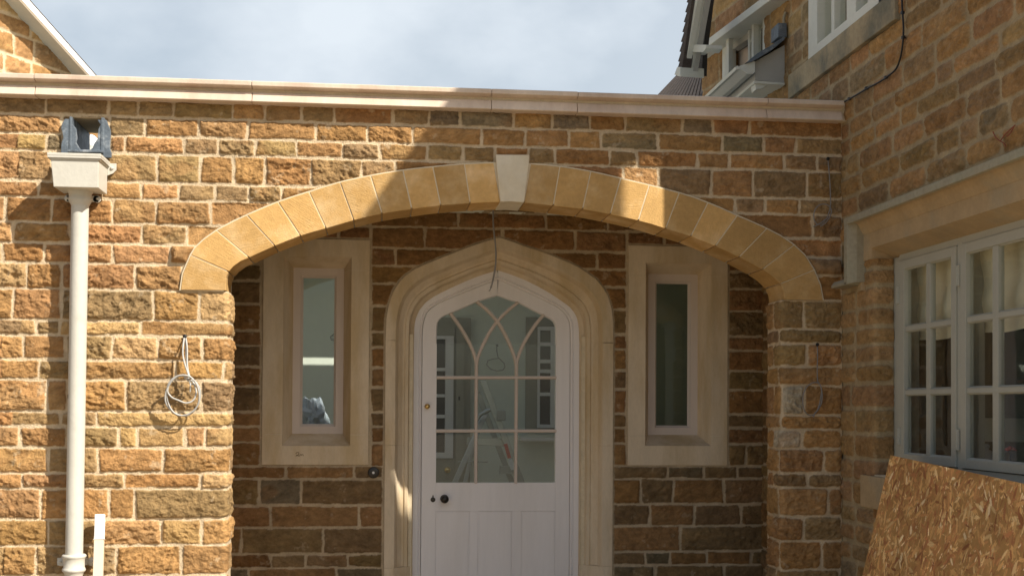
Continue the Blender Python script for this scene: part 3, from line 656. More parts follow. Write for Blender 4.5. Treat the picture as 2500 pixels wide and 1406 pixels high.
# ---- slit windows
def slit(wx, wz, fo, fi, fz, gz, gx, label, yr=.125, flip=False):
    """wx outer x range, wz outer z range, fo front opening px, fz front opening z px, fi frame px, gz frame z px"""
    f0, f1 = [float(onY(x, 860, YB)[0]) for x in fo]; b0 = f0 + .045; b1 = f1 - .045
    ft, fb = [float(onY(sum(fo) / 2, y, YB)[2]) for y in fz]; bt, bb = [float(onY(sum(fo) / 2, y, YB + yr)[2]) for y in gz]
    x0, x1 = wx; z0, z1 = wz; y = YB - .010; yb = YB + yr
    zt_, zs_ = z1 - .097 if False else float(onY(850, 661, YB)[2]), float(onY(850, 1060.5, YB)[2])
    h = MB()
    def piece(za, zb_, kind):
        h = MB(); e = .0006
        if kind == 'jl': h.prism([(x0, y, za), (f0, y, za), (b0, yb, za), (b0, yb + .08, za), (x0, yb + .08, za)], (0, 0, zb_ - za))
        if kind == 'jr': h.prism([(x1, y, za), (f1, y, za), (b1, yb, za), (b1, yb + .08, za), (x1, yb + .08, za)], (0, 0, zb_ - za))
        return h
    root = None
    def head(za, top, nm):   # head (top=True) or sill stone spanning full width incl. ends of the jambs
        h = MB(); s_ = 1
        if top:
            A = [(x0, y, z1), (x1, y, z1), (x1, y, za), (f1, y, za), (f1, y, ft), (f0, y, ft), (f0, y, za), (x0, y, za)]
            zf_, zk = ft, bt
        else:
            A = [(x0, y, z0), (x1, y, z0), (x1, y, za), (f1, y, za), (f1, y, fb), (f0, y, fb), (f0, y, za), (x0, y, za)]
            zf_, zk = fb, bb
        fl, fr, kl, kr, al, ar = (f0, y, zf_), (f1, y, zf_), (b0, yb, zk), (b1, yb, zk), (f0, y, za), (f1, y, za)
        h.add(A, [tuple(range(8))]); h.add([fl, fr, kr, kl], [(0, 1, 2, 3)])
        h.add([fl, kl, (b0, yb, za), al], [(0, 1, 2, 3)]); h.add([fr, kr, (b1, yb, za), ar], [(0, 1, 2, 3)])
        zo = z1 if top else z0
        h.add([(x0, y, zo), (x1, y, zo), (x1, yb, zo), (x0, yb, zo)], [(0, 1, 2, 3)])
        h.add([(x0, y, za), (x0, y, zo), (x0, yb, zo), (x0, yb, za)], [(0, 1, 2, 3)]); h.add([(x1, y, za), (x1, y, zo), (x1, yb, zo), (x1, yb, za)], [(0, 1, 2, 3)])
        return h
    root = head(zt_ + .0006, True, '').build('slit_window', MT['dress'], porch); root['label'] = label
    head(zs_ - .0006, False, '').build('window_sill', MT['dress'], root)
    piece(zs_, zt_, 'jl').build('window_jamb', MT['dress'], root); piece(zs_, zt_, 'jr').build('window_jamb', MT['dress'], root)
    fw = .040; yf = yb - .002
    h = MB(); e = .004
    h.box(b0 - e, b0 + fw, yf, yf + .06, bb - e, bt + e); h.box(b1 - fw, b1 + e, yf, yf + .06, bb - e, bt + e)
    h.box(b0 + fw, b1 - fw, yf + .0008, yf + .06, bt - fw, bt + e); h.box(b0 + fw, b1 - fw, yf + .0008, yf + .06, bb - e, bb + fw)
    a0, a1, c0, c1 = b0 + fw, b1 - fw, bb + fw, bt - fw; q = .013
    for P4 in ([(a0, c0), (a0 + q, c0 + q), (a0 + q, c1 - q), (a0, c1)], [(a1, c0), (a1 - q, c0 + q), (a1 - q, c1 - q), (a1, c1)], [(a0, c0), (a1, c0), (a1 - q, c0 + q), (a0 + q, c0 + q)], [(a0, c1), (a1, c1), (a1 - q, c1 - q), (a0 + q, c1 - q)]):
        ys = [yf + .010 if p in ((a0, c0), (a0, c1), (a1, c0), (a1, c1)) else yf + .028 for p in P4]
        h.add([(p[0], yy, p[1]) for p, yy in zip(P4, ys)], [(0, 1, 2, 3)])
    h.build('window_frame', MT['primer'], root, bevel=0)
    h = MB(); h.box(a0 + q * .7, a1 - q * .7, yf + .027, yf + .029, c0 + q * .7, c1 - q * .7); h.build('window_pane', MT['glass'], root)
    return root
wl = slit(wL, wLz, (691, 857), None, (627, 1088), (655, 1058), None, 'slit window on the left of the door with pencil mark on its sill')
wr = slit(wR, wRz, (1575, 1735.5), None, (643, 1088), (670, 1061), None, 'darker slit window on the right of the door')
# pencilled mark on the left sill
mb = MB()
def stroke(pts, r=.0016): mb.tube([tuple(onY(x, y, YB - .0105)) for x, y in pts], r, 5)
stroke([(722, 1107), (725, 1103.5), (729, 1104), (730, 1107.5), (727, 1111), (722, 1112.5), (724, 1110), (729, 1112.5), (732, 1112)])
stroke([(732, 1112), (733.5, 1108.5), (735.5, 1108.5), (736, 1112), (737.5, 1108.5), (739.5, 1108.5), (740.5, 1112.5)])
mb.build('pencil_mark', MT['pencil'], wl)

# ---- body of the building behind: walls, room, roof; unseen openings added to light it
YI = YB + .30; YE = 3.45; RX0, RX1 = -2.3, 2.0; RZ = 2.62
mb = MB()
cols = [(RX0, wL[0] + .06), (wL[1] - .06, jxo + .05), (jxor - .05, wR[0] + .06), (wR[1] - .06, RX1)]
for a, c in cols: mb.box(a, c, YI - .10, YI, 0, RZ)
for (x0, x1), (z0, z1) in ((wL, wLz), (wR, wRz)): mb.box(x0 + .06, x1 - .06, YI - .10, YI, 0, z0 + .06); mb.box(x0 + .06, x1 - .06, YI - .10, YI, z1 - .06, RZ)
mb.box(jxo + .05, jxor - .05, YI - .10, YI, 2.40, RZ)
mb.box(RX0, RX1, YE, YE + .1, 0, RZ); mb.box(RX1, RX1 + .1, YI - .1, YE + .1, 0, RZ)
mb.box(RX0 - .1, RX0, YI - .1, 1.4, 0, RZ); mb.box(RX0 - .1, RX0, 3.35, YE + .1, 0, RZ); mb.box(RX0 - .1, RX0, 1.4, 3.35, 0, .4); mb.box(RX0 - .1, RX0, 1.4, 3.35, 2.45, RZ)
mb.build('room_walls', MT['plasterw'], porch)
mb = MB()
for ya, yb_, h in ((YI - .3, 1.3, None), (1.3, 2.3, (-2.2, 1.4)), (2.3, 2.78, None), (2.78, 2.91, (-.12, .42)), (2.91, YE + .3, None)):  # roof slots added for light, the narrow one shaped for a sun patch
    if h is None: mb.box(-4.0, XW, ya, yb_, RZ, 2.74)
    else: mb.box(-4.0, h[0], ya, yb_, RZ, 2.74); mb.box(h[1], XW, ya, yb_, RZ, 2.74)
mb.box(-4.0, XW, TW + .01, YI - .3, 2.715, 2.75)
mb.build('flat_roof', MT['plasterw'], porch)
MT['dark_screen'] = mat('dark_olive_screen_tone', (.27, .275, .20), .8, .06, 3)
mb = MB(); mb.box(float(onY(1545, 900, 1.7)[0]), RX1, 1.70, 1.78, .0, RZ); mb.build('added_dark_screen', MT['dark_screen'], porch)  # dark sheet added so the right slit window looks dim
mb = MB(); mb.box(RX0, RX1, YI - .3, YE, .0, .012); mb.build('room_floor', MT['oldstone'], porch)

# things seen inside the room
root = empty('inner_door', tuple(onY(1110, 1200, 3.3)), 'taupe inner door with a white glazed side light behind the arched door', 'door')
I3 = lambda x, y, Y=3.36: onY(x, y, Y)
def ibox(mb, x0, x1, y0_, y1_, Y, d): a = I3(x0, y1_, Y); c = I3(x1, y0_, Y); mb.box(a[0], c[0], Y, Y + d, a[2], c[2])
mb = MB(); ibox(mb, 1020, 1150, 776, 1340, 3.38, .06); mb.build('door_lining', MT['inner'], root)
mb = MB(); ibox(mb, 1110, 1134, 795, 1340, 3.35, .03); ibox(mb, 1020, 1110, 795, 820, 3.35, .03); ibox(mb, 1020, 1110, 1118, 1340, 3.35, .03); mb.build('door_leaf', MT['inner'], root)
mb = MB()
for y in (820, 898, 962, 1012, 1048): ibox(mb, 1030, 1106, y, y + 7 + (y > 1000) * 1, 3.33, .02)
ibox(mb, 1086, 1108, 820, 1118, 3.335, .025); ibox(mb, 1030, 1088, 1104, 1118, 3.33, .02)
mb.build('side_light_frame', MT['white'], root)
mb = MB(); ibox(mb, 1030, 1086, 822, 1104, 3.365, .012); mb.build('side_light_pane', MT['black'], root)
c = I3(1092, 1146, 3.34); MB().lathe(c, [(0, 0), (.02, 0), (.012, .012), (.024, .03), (.02, .045), (0, .05)], (0, -1, 0), 18).build('brass_knob', MT['brass'], root)
c = I3(1121, 972, 3.349); mb = MB(); mb.box(c[0] - .006, c[0] + .006, c[1] - .004, c[1], c[2] - .014, c[2] + .014); mb.build('keyhole', MT['black'], root)

root = empty('inner_window', tuple(onY(1320, 1060, 3.3)), 'white framed window with a deep sill in the room behind the door', 'window')
mb = MB(); ibox(mb, 1283, 1420, 776, 1052, 3.41, .03); mb.build('window_recess', MT['inner'], root)
mb = MB()
for y in (798, 836, 878, 902, 958, 1036): ibox(mb, 1317, 1390, y, y + 8, 3.375, .025)
ibox(mb, 1344, 1356, 798, 1044, 3.37, .03); ibox(mb, 1312, 1319, 798, 1044, 3.37, .03); mb.build('window_frame', MT['white'], root)
mb = MB(); ibox(mb, 1318, 1390, 840, 1040, 3.402, .006); mb.build('window_pane', MT['black'], root)
mb = MB(); ibox(mb, 1272, 1430, 1069, 1076, 3.26, .18); mb.build('window_sill', MT['white'], root, bevel=.004)

# loop of wire on the room wall
mb = MB(); Yw = 3.40
mb.tube([onY(x, y, Yw) for x, y in [(1213, 843), (1213, 858), (1216, 872), (1222, 878), (1231, 887), (1233, 895), (1228, 903), (1214, 905), (1198, 901), (1188, 890), (1191, 880), (1203, 876), (1218, 874)]], .0035, 6)
mb.tube([onY(x, y, Yw) for x, y in [(1211, 843), (1214, 841), (1216, 845)]], .006, 6)
tag(mb.build('wire_loop', MT['cableg']), 'thin grey wire loop hanging on the pale room wall above the ladder', 'cable')
mb = MB()
mb.tube([onY(x, y, Yw) for x, y in [(826, 816), (815, 815), (806, 822), (809, 830), (826, 833)]], .0035, 6); mb.tube([onY(x, y, Yw) for x, y in [(826, 820), (812, 819), (807, 826), (826, 828)]], .0028, 6)
tag(mb.build('wire_loop', MT['cableg']), 'small wire loop on the room wall seen through the left slit window', 'cable')
# step ladder
lad = empty('step_ladder', tuple(onY(1190, 1300, 2.3)), 'aluminium step ladder with red warning label standing behind the door glass', 'ladder')
YA = 2.25
A3 = lambda x, y, Y=YA: np.array(onY(x, y, Y))
def rail(p, q, w_, d_, nm, m_=MT['alu']):
    p = np.array(p); q = np.array(q); t = (q - p) / np.linalg.norm(q - p); mb = MB(); mb.sweep([p, q], [(-w_ / 2, -d_ / 2), (w_ / 2, -d_ / 2), (w_ / 2, d_ / 2), (-w_ / 2, d_ / 2)], smooth=False, up=(0, 1, 0)); return mb.build(nm, m_, lad, bevel=.003)
def ext(p, q, z):
    p = np.array(p); q = np.array(q); return p + (q - p) * ((z - p[2]) / (q[2] - p[2]))
rail(A3(1179, 928), ext(A3(1179, 928), A3(1271, 1172), .02), .042, .02, 'front_rail')
rail(A3(1166, 958, 2.5), ext(A3(1166, 958, 2.5), A3(1248, 1172, 2.5), .02), .036, .02, 'front_rail')
rail(A3(1189, 1000, 2.3), ext(A3(1189, 1000, 2.3), A3(1112, 1174, 2.0), .02), .034, .02, 'rear_rail')
rail(A3(1176, 1012, 2.5), ext(A3(1176, 1012, 2.5), A3(1136, 1174, 2.3), .02), .026, .02, 'rear_rail')
rail(A3(1140, 1076, 2.3), A3(1232, 1080, 2.3), .05, .018, 'tread'); rail(A3(1220, 1146, 2.3), A3(1262, 1148, 2.3), .05, .018, 'tread')
rail(A3(1118, 1126, 2.3), A3(1190, 1127, 2.3), .008, .008, 'cross_brace')
MB().tube([A3(1160, 1030, 2.2), A3(1172, 1012, 2.2), A3(1190, 1002, 2.2), A3(1197, 1000, 2.2)], .014, 8).build('hand_hoop', MT['alu'], lad)
mb = MB(); c = A3(1224, 1014, 2.22); mb.box(c[0] - .03, c[0] + .03, c[1], c[1] + .02, c[2] - .035, c[2] + .035); mb.build('top_bracket', MT['greyp'], lad, bevel=.008)
a, b_ = A3(1234, 1083, 2.235), A3(1244, 1118, 2.235); mb = MB(); mb.sweep([a, b_], [(-.012, -.001), (.012, -.001), (.012, .001), (-.012, .001)], smooth=False, up=(0, 1, 0)); mb.build('warning_label', MT['red'], lad)
a, b_ = A3(1245, 1121, 2.235), A3(1253, 1146, 2.235); mb = MB(); mb.sweep([a, b_], [(-.015, -.001), (.015, -.001), (.015, .001), (-.015, .001)], smooth=False, up=(0, 1, 0)); mb.build('silver_label', MT['chrome'], lad)
# bag of polythene in the room, left
bm = bmesh.new(); bmesh.ops.create_icosphere(bm, subdivisions=4, radius=1)
c = onY(762, 1000, 2.6)
for v in bm.verts:
    p = v.co.copy(); n_ = float(fbm(np.array([p.x * 2.3 + p.y]), np.array([p.z * 2.3 - p.y]), 3, 5)[0]); n2 = abs(float(fbm(np.array([p.x * 6]), np.array([p.z * 6 + p.y * 3]), 2, 9)[0]))
    k_ = 1 + .35 * n_ - .25 * n2; up_ = max(0, p.z)
    v.co = Vector((c[0] + p.x * .15 * k_ * (1 - .35 * up_), c[1] + p.y * .16 * k_, c[2] - .10 + p.z * .20 * k_))
me = bpy.data.meshes.new('polythene_bag'); bm.to_mesh(me); bm.free()
for p in me.polygons: p.use_smooth = False
bag = tag(link('polythene_bag', me, MT['poly']), 'crumpled pale blue polythene bag behind the left slit window', 'bag')
mb = MB(); mb.box(c[0] - .35, c[0] + .35, c[1] - .2, c[1] + .3, 0, c[2] - .36); st_ = mb.build('plaster_board_stack', MT['plaster'], None, bevel=.004)
tag(st_, 'stack of boards under the polythene bag inside the room', 'boards')
# doorbell
c = onY(912, 1153, YB - .012)
t = empty('door_bell', tuple(c), 'round dark metal door bell with white button beside the door', 'door bell')
MB().lathe(c, [(0, 0), (.031, 0), (.031, .006), (.027, .011), (.022, .009), (.019, .013), (.012, .011), (0, .011)], (0, -1, 0), 28).build('bell_plate', MT['bronze'], t)
MB().lathe((c[0] - .001, c[1] - .010, c[2]), [(0, .006), (.004, .0055), (.0072, .003), (.0075, 0), (0, 0)], (0, -1, 0), 16).build('bell_button', MT['chrome'], t)

# ================================================================== DOWNPIPE WITH RAIN HOPPER
YP = -.088
bot = onY(181, 1347, YP); top_ = onY(195.5, 512, YP); px_, pz_ = float((bot[0] + top_[0]) / 2), 0
t = empty('rain_downpipe', (px_, YP, 0), 'cream painted cast iron downpipe with box hopper on the sunlit wall', 'downpipe')
PX = lambda y: float(onY(195.5 + (181 - 195.5) * (y - 512) / (1347 - 512), y, YP)[0])
pr = .0385
zsk = float(onY(182, 1352, YP)[2])
MB().tube([(PX(500), YP, float(onY(195, 470, YP)[2])), (PX(1347), YP, zsk - .02)], pr, 36).build('pipe', MT['ironcream'], t)
MB().tube([(PX(1347), YP, zsk - .03), (PX(1347), YP, .05)], pr, 36).build('pipe', MT['ironcream'], t)
def socket(z, x, nm, up=1):
    mb = MB(); mb.lathe((x, YP, z), [(pr, .0), (.048, .0), (.053, -.005), (.0535, -.011), (.049, -.017), (.047, -.02), (.046, -.058), (.049, -.062), (.052, -.068), (.051, -.075), (.045, -.080), (.041, -.088), (pr, -.096)], (0, 0, 1), 40)
    for s_ in (-1, 1):
        mb.lathe((x + s_ * .066, YP + .052, z - .04), [(0, -.004), (.020, -.004), (.020, .006), (0, .006)], (0, -1, 0), 20)
        mb.box(x + s_ * .066 - .018, x + s_ * .030, YP + .044, YP + .055, z - .055, z - .022)
        mb.lathe((x + s_ * .070, YP + .046, z - .04), [(0, .0), (.006, .0), (.006, .005), (0, .006)], (0, -1, 0), 10)
    mb.build(nm, MT['ironcream'], t)
socket(zsk, PX(1347), 'socket_collar')
zc = float(onY(198, 463, YP)[2]); xc = PX(480)
mb = MB(); mb.lathe((xc, YP, zc), [(.030, .02), (.052, .02), (.053, .0), (.056, -.008), (.055, -.016), (.050, -.02), (.050, -.038), (.053, -.046), (.049, -.056), (.043, -.066), (pr, -.075)], (0, 0, 1), 40)
for s_ in (-1, 1):
    mb.lathe((xc + s_ * .064, YP + .05, zc - .034), [(0, -.004), (.017, -.004), (.017, .006), (0, .006)], (0, -1, 0), 20); mb.box(xc + s_ * .07, xc + s_ * .03, YP + .044, YP + .054, zc - .048, zc - .02)
    mb.lathe((xc + s_ * .066, YP + .044, zc - .034), [(0, 0), (.006, 0), (.006, .005), (0, .006)], (0, -1, 0), 10)
mb.build('top_collar', MT['ironcream'], t)
# hopper
yf = -.205; ybk = -.022
hA = onY(121, 383, yf); hB = onY(243, 387, yf); hC = onY(130, 455.5, yf); hD = onY(239.5, 458.5, yf)
zt_h = float((hA[2] + hB[2]) / 2); zb_h = float((hC[2] + hD[2]) / 2); xt0, xt1, xb0, xb1 = float(hA[0]) + .004, float(hB[0]) - .004, float(hC[0]), float(hD[0])
mb = MB(); wt = .006
o8 = [(xb0, yf + .004, zb_h), (xb1, yf + .004, zb_h), (xb1, ybk, zb_h), (xb0, ybk, zb_h), (xt0, yf, zt_h), (xt1, yf, zt_h), (xt1, ybk, zt_h), (xt0, ybk, zt_h)]
i4 = [(xt0 + wt, yf + wt, zt_h), (xt1 - wt, yf + wt, zt_h), (xt1 - wt, ybk - wt, zt_h), (xt0 + wt, ybk - wt, zt_h)]; i4b = [(x, y, zt_h - .08) for x, y, z in i4]
mb.add(o8 + i4 + i4b, [(0, 1, 2, 3), (0, 1, 5, 4), (1, 2, 6, 5), (2, 3, 7, 6), (3, 0, 4, 7), (4, 5, 9, 8), (5, 6, 10, 9), (6, 7, 11, 10), (7, 4, 8, 11), (8, 9, 13, 12), (9, 10, 14, 13), (10, 11, 15, 14), (11, 8, 12, 15), (12, 13, 14, 15)])
hop = mb.build('hopper_box', MT['ironcream'], t, bevel=.004)
mb = MB(); zr0 = zt_h
for e0, e1, zz0, zz1 in ((.004, .011, zr0 - .004, zr0 + .006), (-.001, .006, zr0 - .010, zr0 - .004), (.006, .012, zr0 + .006, zr0 + .018)):
    a0, a1, b0 = xt0 - e1, xt1 + e1, yf - e1
    mb.box(a0, a1, b0, yf + .004, zz0, zz1); mb.box(a0, xt0 + .004, yf + .004, ybk, zz0, zz1); mb.box(xt1 - .004, a1, yf + .004, ybk, zz0, zz1)
mb.build('hopper_rim', MT['ironcream'], hop, bevel=.0018)
mb = MB()
for s_, xx in ((1, xt1), (-1, xt0)):
    mb.prism([(xx, ybk + .004, zt_h + .012), (xx + s_ * .040, ybk + .004, zt_h + .012), (xx + s_ * .040, ybk + .004, zt_h - .018), (xx + s_ * .026, ybk + .004, zt_h - .034), (xx, ybk + .004, zt_h - .045)], (0, -.008, 0))
    mb.lathe((xx + s_ * .022, ybk - .005, zt_h - .010), [(0, 0), (.008, 0), (.008, .004), (.004, .006), (0, .006)], (0, -1, 0), 12)
    mb.build('fixing_lug', MT['ironcream'], hop, bevel=.0015); mb = MB()
c = onY(167.5, 967, YP - pr * .35); c = np.array([PX(967), YP, c[2]]); a_ = math.radians(158); mb = MB(); nn = (math.cos(a_), -math.sin(a_), 0); mb.lathe((c[0] + (pr - .0002) * nn[0], c[1] + (pr - .0002) * nn[1], c[2]), [(0, .0008), (.0055, .0008), (.0075, 0)], nn, 9); mb.v = [(x, y, c[2] + (z - c[2]) * 1.5) for x, y, z in mb.v]; mb.build('paint_chip', MT['dark'], t)
# timber batten -----------------------------------------------------
a = onY(244.5, 1255, -.075); b_ = onY(239.5, 1406, -.13); dirv = (b_ - a) / (a[2] - b_[2]); foot = a + dirv * a[2]
t = empty('timber_batten', tuple(foot), 'pine batten with white painted tip leaning on the wall beside the downpipe', 'batten')
zw = float(onY(242, 1316, -.1)[2]); midp = a + dirv * (a[2] - zw)
S4 = lambda w_, d_: [(-w_, -d_), (w_, -d_), (w_, d_), (-w_, d_)]
mb = MB(); mb.sweep([foot, midp], S4(.0205, .012), smooth=False, up=(0, 1, 0)); mb.build('bare_batten', MT['timber'], t, bevel=.0015)
mb = MB(); mb.sweep([midp, a], S4(.0212, .0125), smooth=False, up=(0, 1, 0)); mb.build('painted_tip', MT['paintw'], t, bevel=.003)

# ================================================================== CABLES
def arc(cx, cy, rx, ry, a0, a1, n, Yf, wob=0):
    out = []
    for i, a in enumerate(np.linspace(math.radians(a0), math.radians(a1), n)):
        out.append(onY(cx + rx * math.cos(a) + wob * math.sin(3.1 * a), cy - ry * math.sin(a) + wob * math.cos(2.3 * a), Yf(a) if callable(Yf) else Yf))
    return out
def smooth(P, n=6):
    P = np.array(P); s_ = np.concatenate([[0], np.cumsum(np.linalg.norm(P[1:] - P[:-1], axis=1))]); t = np.linspace(0, s_[-1], len(P) * n)
    Q = np.stack([np.interp(t, s_, P[:, i]) for i in range(3)], 1)
    for _ in range(n): Q[1:-1] = (Q[:-2] + 2 * Q[1:-1] + Q[2:]) / 4
    return Q
q = onY(452, 822, -.005)
t = empty('coiled_cable', tuple(q), 'grey white cable hanging from a hole in the left pier, tied in a coil', 'cable')
mb = MB()
pts = lambda l: smooth([onY(x, y, Y) for x, y, Y in l])
cr = .0038
mb.tube(pts([(450, 822, 0), (449, 830, -.035), (446.5, 848, -.05), (446, 866, -.055), (450, 885, -.06), (456, 903, -.065), (461, 918, -.07)]), cr, 8)
mb.tube(pts([(453, 822, 0), (455, 832, -.035), (457, 850, -.045), (457, 870, -.05), (457, 890, -.055), (459, 905, -.06), (463, 920, -.068)]), cr, 8)
mb.tube(pts([(452, 822, 0), (453, 835, -.03), (454, 870, -.046), (455.5, 895, -.055), (460, 918, -.06)]), cr * .8, 8)
mb.build('hanging_strand', MT['cablew'], t)
mb = MB()
mb.tube(smooth(arc(446, 966, 42.5, 49, 60, 420, 40, lambda a: -.075 - .02 * math.sin(a), 1.5), 2), cr, 8)
mb.tube(smooth(arc(447, 964, 40.5, 50, 58, 405, 40, lambda a: -.085 - .018 * math.sin(a + .6), -1.2), 2), cr, 8)
mb.tube(smooth(arc(445, 952, 36, 34, 70, 190, 14, -.082, 1) + [onY(x, y, Y) for x, y, Y in [(412, 962, -.08), (420, 971, -.085), (436, 977, -.09), (452, 984, -.09), (466, 982, -.088), (476, 972, -.085), (480, 955, -.08), (475, 938, -.075), (467, 927, -.07)]], 3), cr, 8)
mb.build('cable_coil', MT['cablew'], t)
mb = MB()
for k, (x, y) in enumerate([(458, 921), (464, 926), (470, 933)]):
    mb.tube(smooth(arc(x, y, 7.5, 4.5, 200, 540, 16, lambda a: -.074 + .012 * math.cos(a), .3), 2), .0035, 7)
mb.tube(pts([(463, 930, -.08), (465, 940, -.085), (465, 950, -.082), (464, 956, -.08)]), .0032, 7)
mb.build('tied_knot', MT['cablew'], t)
c = onY(451.5, 821, -.014); mb = MB(); mb.lathe(c, [(0, 0), (.009, 0), (.0095, .004), (0, .004)], (0, -1, 0), 14); mb.build('cable_hole', MT['black'], t)
def small_cable(label, hole, drop, ring, tail, Y=-.03, group='single cable loops on the shaded right pier'):
    q = onY(hole[0], hole[1], -.005); t = empty('looped_cable', tuple(q), label, 'cable', group); mb = MB()
    mb.tube(smooth([onY(hole[0], hole[1], 0)] + [onY(x, y, Y) for x, y in drop], 5), .0028, 7)
    mb.tube(smooth([onY(*drop[-1], Y)] + [onY(x, y, Y - .006) for x, y in ring], 6), .0028, 7)
    mb.tube(smooth([onY(x, y, Y - .012) for x, y in tail], 5), .0030, 7)
    mb.build('cable_loop', MT['cableg'], t)
    c = onY(hole[0], hole[1], -.016); mb = MB(); mb.lathe(c, [(0, 0), (.008, 0), (.0085, .004), (0, .004)], (0, -1, 0), 12); mb.build('cable_hole', MT['black'], t)
small_cable('grey cable looped high on the shaded pier, beside the corner of the house', (2021, 388), [(2022, 396), (2025, 430), (2027, 460), (2028, 498)], [(2026, 512), (2020, 532), (2008, 548), (1996, 550), (1988, 540), (1986, 525), (1990, 510), (2000, 500), (2014, 498), (2026, 503), (2031, 515), (2027, 528), (2016, 545), (2003, 553)], [(2019, 533), (2006, 543), (1996, 549), (1986, 554)])
small_cable('grey cable looped low on the shaded pier at half height', (1995, 841), [(1996, 850), (1996, 880), (1995, 905), (1996, 930)], [(2003, 940), (2008, 960), (2006, 985), (1996, 1003), (1984, 1015), (1972, 1013), (1963, 1002), (1960, 985), (1960, 965), (1966, 948), (1978, 936), (1992, 932), (2004, 938), (2006, 955), (2003, 975), (1999, 995)], [(1999, 990), (1996, 1002), (1989, 1008), (1986, 1018)])
mb = MB(); Yh = .5
cc_ = [onY(1203, 470, Yh), onY(1203.5, 512, Yh), onY(1204, 545, Yh), onY(1207, 575, Yh), onY(1210, 600, Yh), onY(1211, 630, Yh), onY(1209.5, 655, Yh), onY(1204, 685, Yh), onY(1198, 703, Yh)]
cc_[0][2] = 2.70
mb.tube(smooth(cc_, 4), .0042, 8)
mb.tube(smooth([p + np.array([.003 * math.sin(i * 1.7), .004, 0]) for i, p in enumerate(cc_)], 4), .0034, 8)
mb.tube(smooth([cc_[-1], cc_[-1] + np.array([-.004, -.004, -.012]), cc_[-1] + np.array([-.010, 0, -.016])], 3), .002, 6)
tag(mb.build('hanging_cable', MT['cableg']), 'dark grey cable hanging from the porch ceiling in front of the door arch', 'cable')

# ================================================================== STONE HOUSE ON THE RIGHT
house = empty('stone_house', (XW, -1, 0), 'tall old ironstone house on the right with cream windows and a gabled upper bay', 'house')
XF = XW + .09                                 # face of the window frames
fx = lambda x, y, X=XF: onX(x, y, X)
Yj = float(onX(2135, 850, XW)[1])             # window reveal corner
rh = np.random.RandomState(21)
def rubble(u0, u1, v0, v1, wmin, wmax, hmin, hmax, pal):
    out = []; z = v0
    while z < v1:
        h = rh.uniform(hmin, hmax); out += auto_course(u0, u1, z, z + h, rh, wmin, wmax, pal); z += h
    return out
zsill = float(onX(2382, 1160, XF)[2]) - .01; zhead = float(onX(2112, 638, XW)[2])
palR = 'ooovvrrvgoy'
RT = np.array([.43, .335, .205])
# beside the window, wrapping into the reveal, lined up with quoins
st = []; z = 0; k = 0
while z < zhead:
    h = rh.uniform(.075, .125); L_ = -Yj
    a = rh.uniform(.12, .2)
    st += [(-.05, a, z, z + h, palR[rh.randint(11)]), (a, L_ + (.10 if k % 3 else .2), z, z + h, palR[rh.randint(11)])]
    z += h; k += 1
stone_sheet('side_wall_stonework', [(XW, 0), (XW, Yj), (XW + .5, Yj)], spans((0, -Yj + .092, .0042)), spans((0, .6, .02), (.6, zhead, .0042)), st, house, seed=31, amp=.8, rad=.022, joint=.0085, mort=RT, tan=.4, blend=.2)
st = rubble(0, 4.2, zhead, 3.5, .15, .44, .085, .135, palR)
zw0 = 3.42
ywa, ywb = float(onX(1986, 147, XW)[1]), float(onX(2163, 5, XW)[1]); zwb = float(onX(1987, 148.5, XW)[2])
Yfar = float(onX(1917, 200, XW)[1])
U0 = Yfar                                    # u = Yfar - y
usW = spans((0, Yfar + 1.75, .0045), (Yfar + 1.75, Yfar + 2.35, .03)); vsW = spans((zhead, 3.36, .0045))
lab0 = float(onX(2062, 541, XW - .08)[2])
yls, yle = float(onX(2066, 541, XW - .05)[1]), -2.4
def keepW(U, V): return ~((U > Yfar + .0) & (V < 3.0) & (U < Yfar - .3))
wy0 = Yfar - ywa; wy1 = Yfar - ywb
lrt = float(onX(2200, 538, XW - .012)[2]); lrl = Yfar - float(onX(2104, 600, XW)[1]); lrect = [(lrl, 0), (9, 0), (9, lrt), (lrl, lrt)]
uprect = [(wy0, zwb), (wy1 + .5, zwb), (wy1 + .5, 9), (wy0, 9)]
stone_sheet('upper_wall_stonework', [(XW, Yfar), (XW, -4)], usW, vsW, [(a, b, c, d, e) for a, b, c, d, e in st], house, seed=32, amp=.85, rad=.024, joint=.0085, mort=RT, tan=.25, blend=.2, clip=lambda U, V: np.minimum(psdf(U, V, uprect), psdf(U, V, lrect)), keep=lambda U, V: np.minimum(psdf(U, V, uprect), psdf(U, V, lrect)) > -.02)
st = rubble(0, 2, 3.3, 4.9, .12, .34, .085, .130, palR)
stone_sheet('dormer_wall_stonework', [(XW, Yfar), (XW, -4)], spans((0, Yfar + .62, .008)), spans((3.36, 4.9, .008)), st, house, seed=33, amp=.55, rad=.024, joint=.0085, mort=RT, tan=.42, clip=lambda U, V: psdf(U, V, uprect), keep=lambda U, V: psdf(U, V, uprect) > -.02)
st = rubble(0, 3, 0, zsill, .14, .34, .09, .15, palR)
stone_sheet('lower_wall_stonework', [(XW, Yj), (XW, -4)], spans((0, 2.2 + Yj, .008)), spans((0, zsill - .09, .008)), st, house, seed=34, amp=.5, rad=.022, mort=RT)
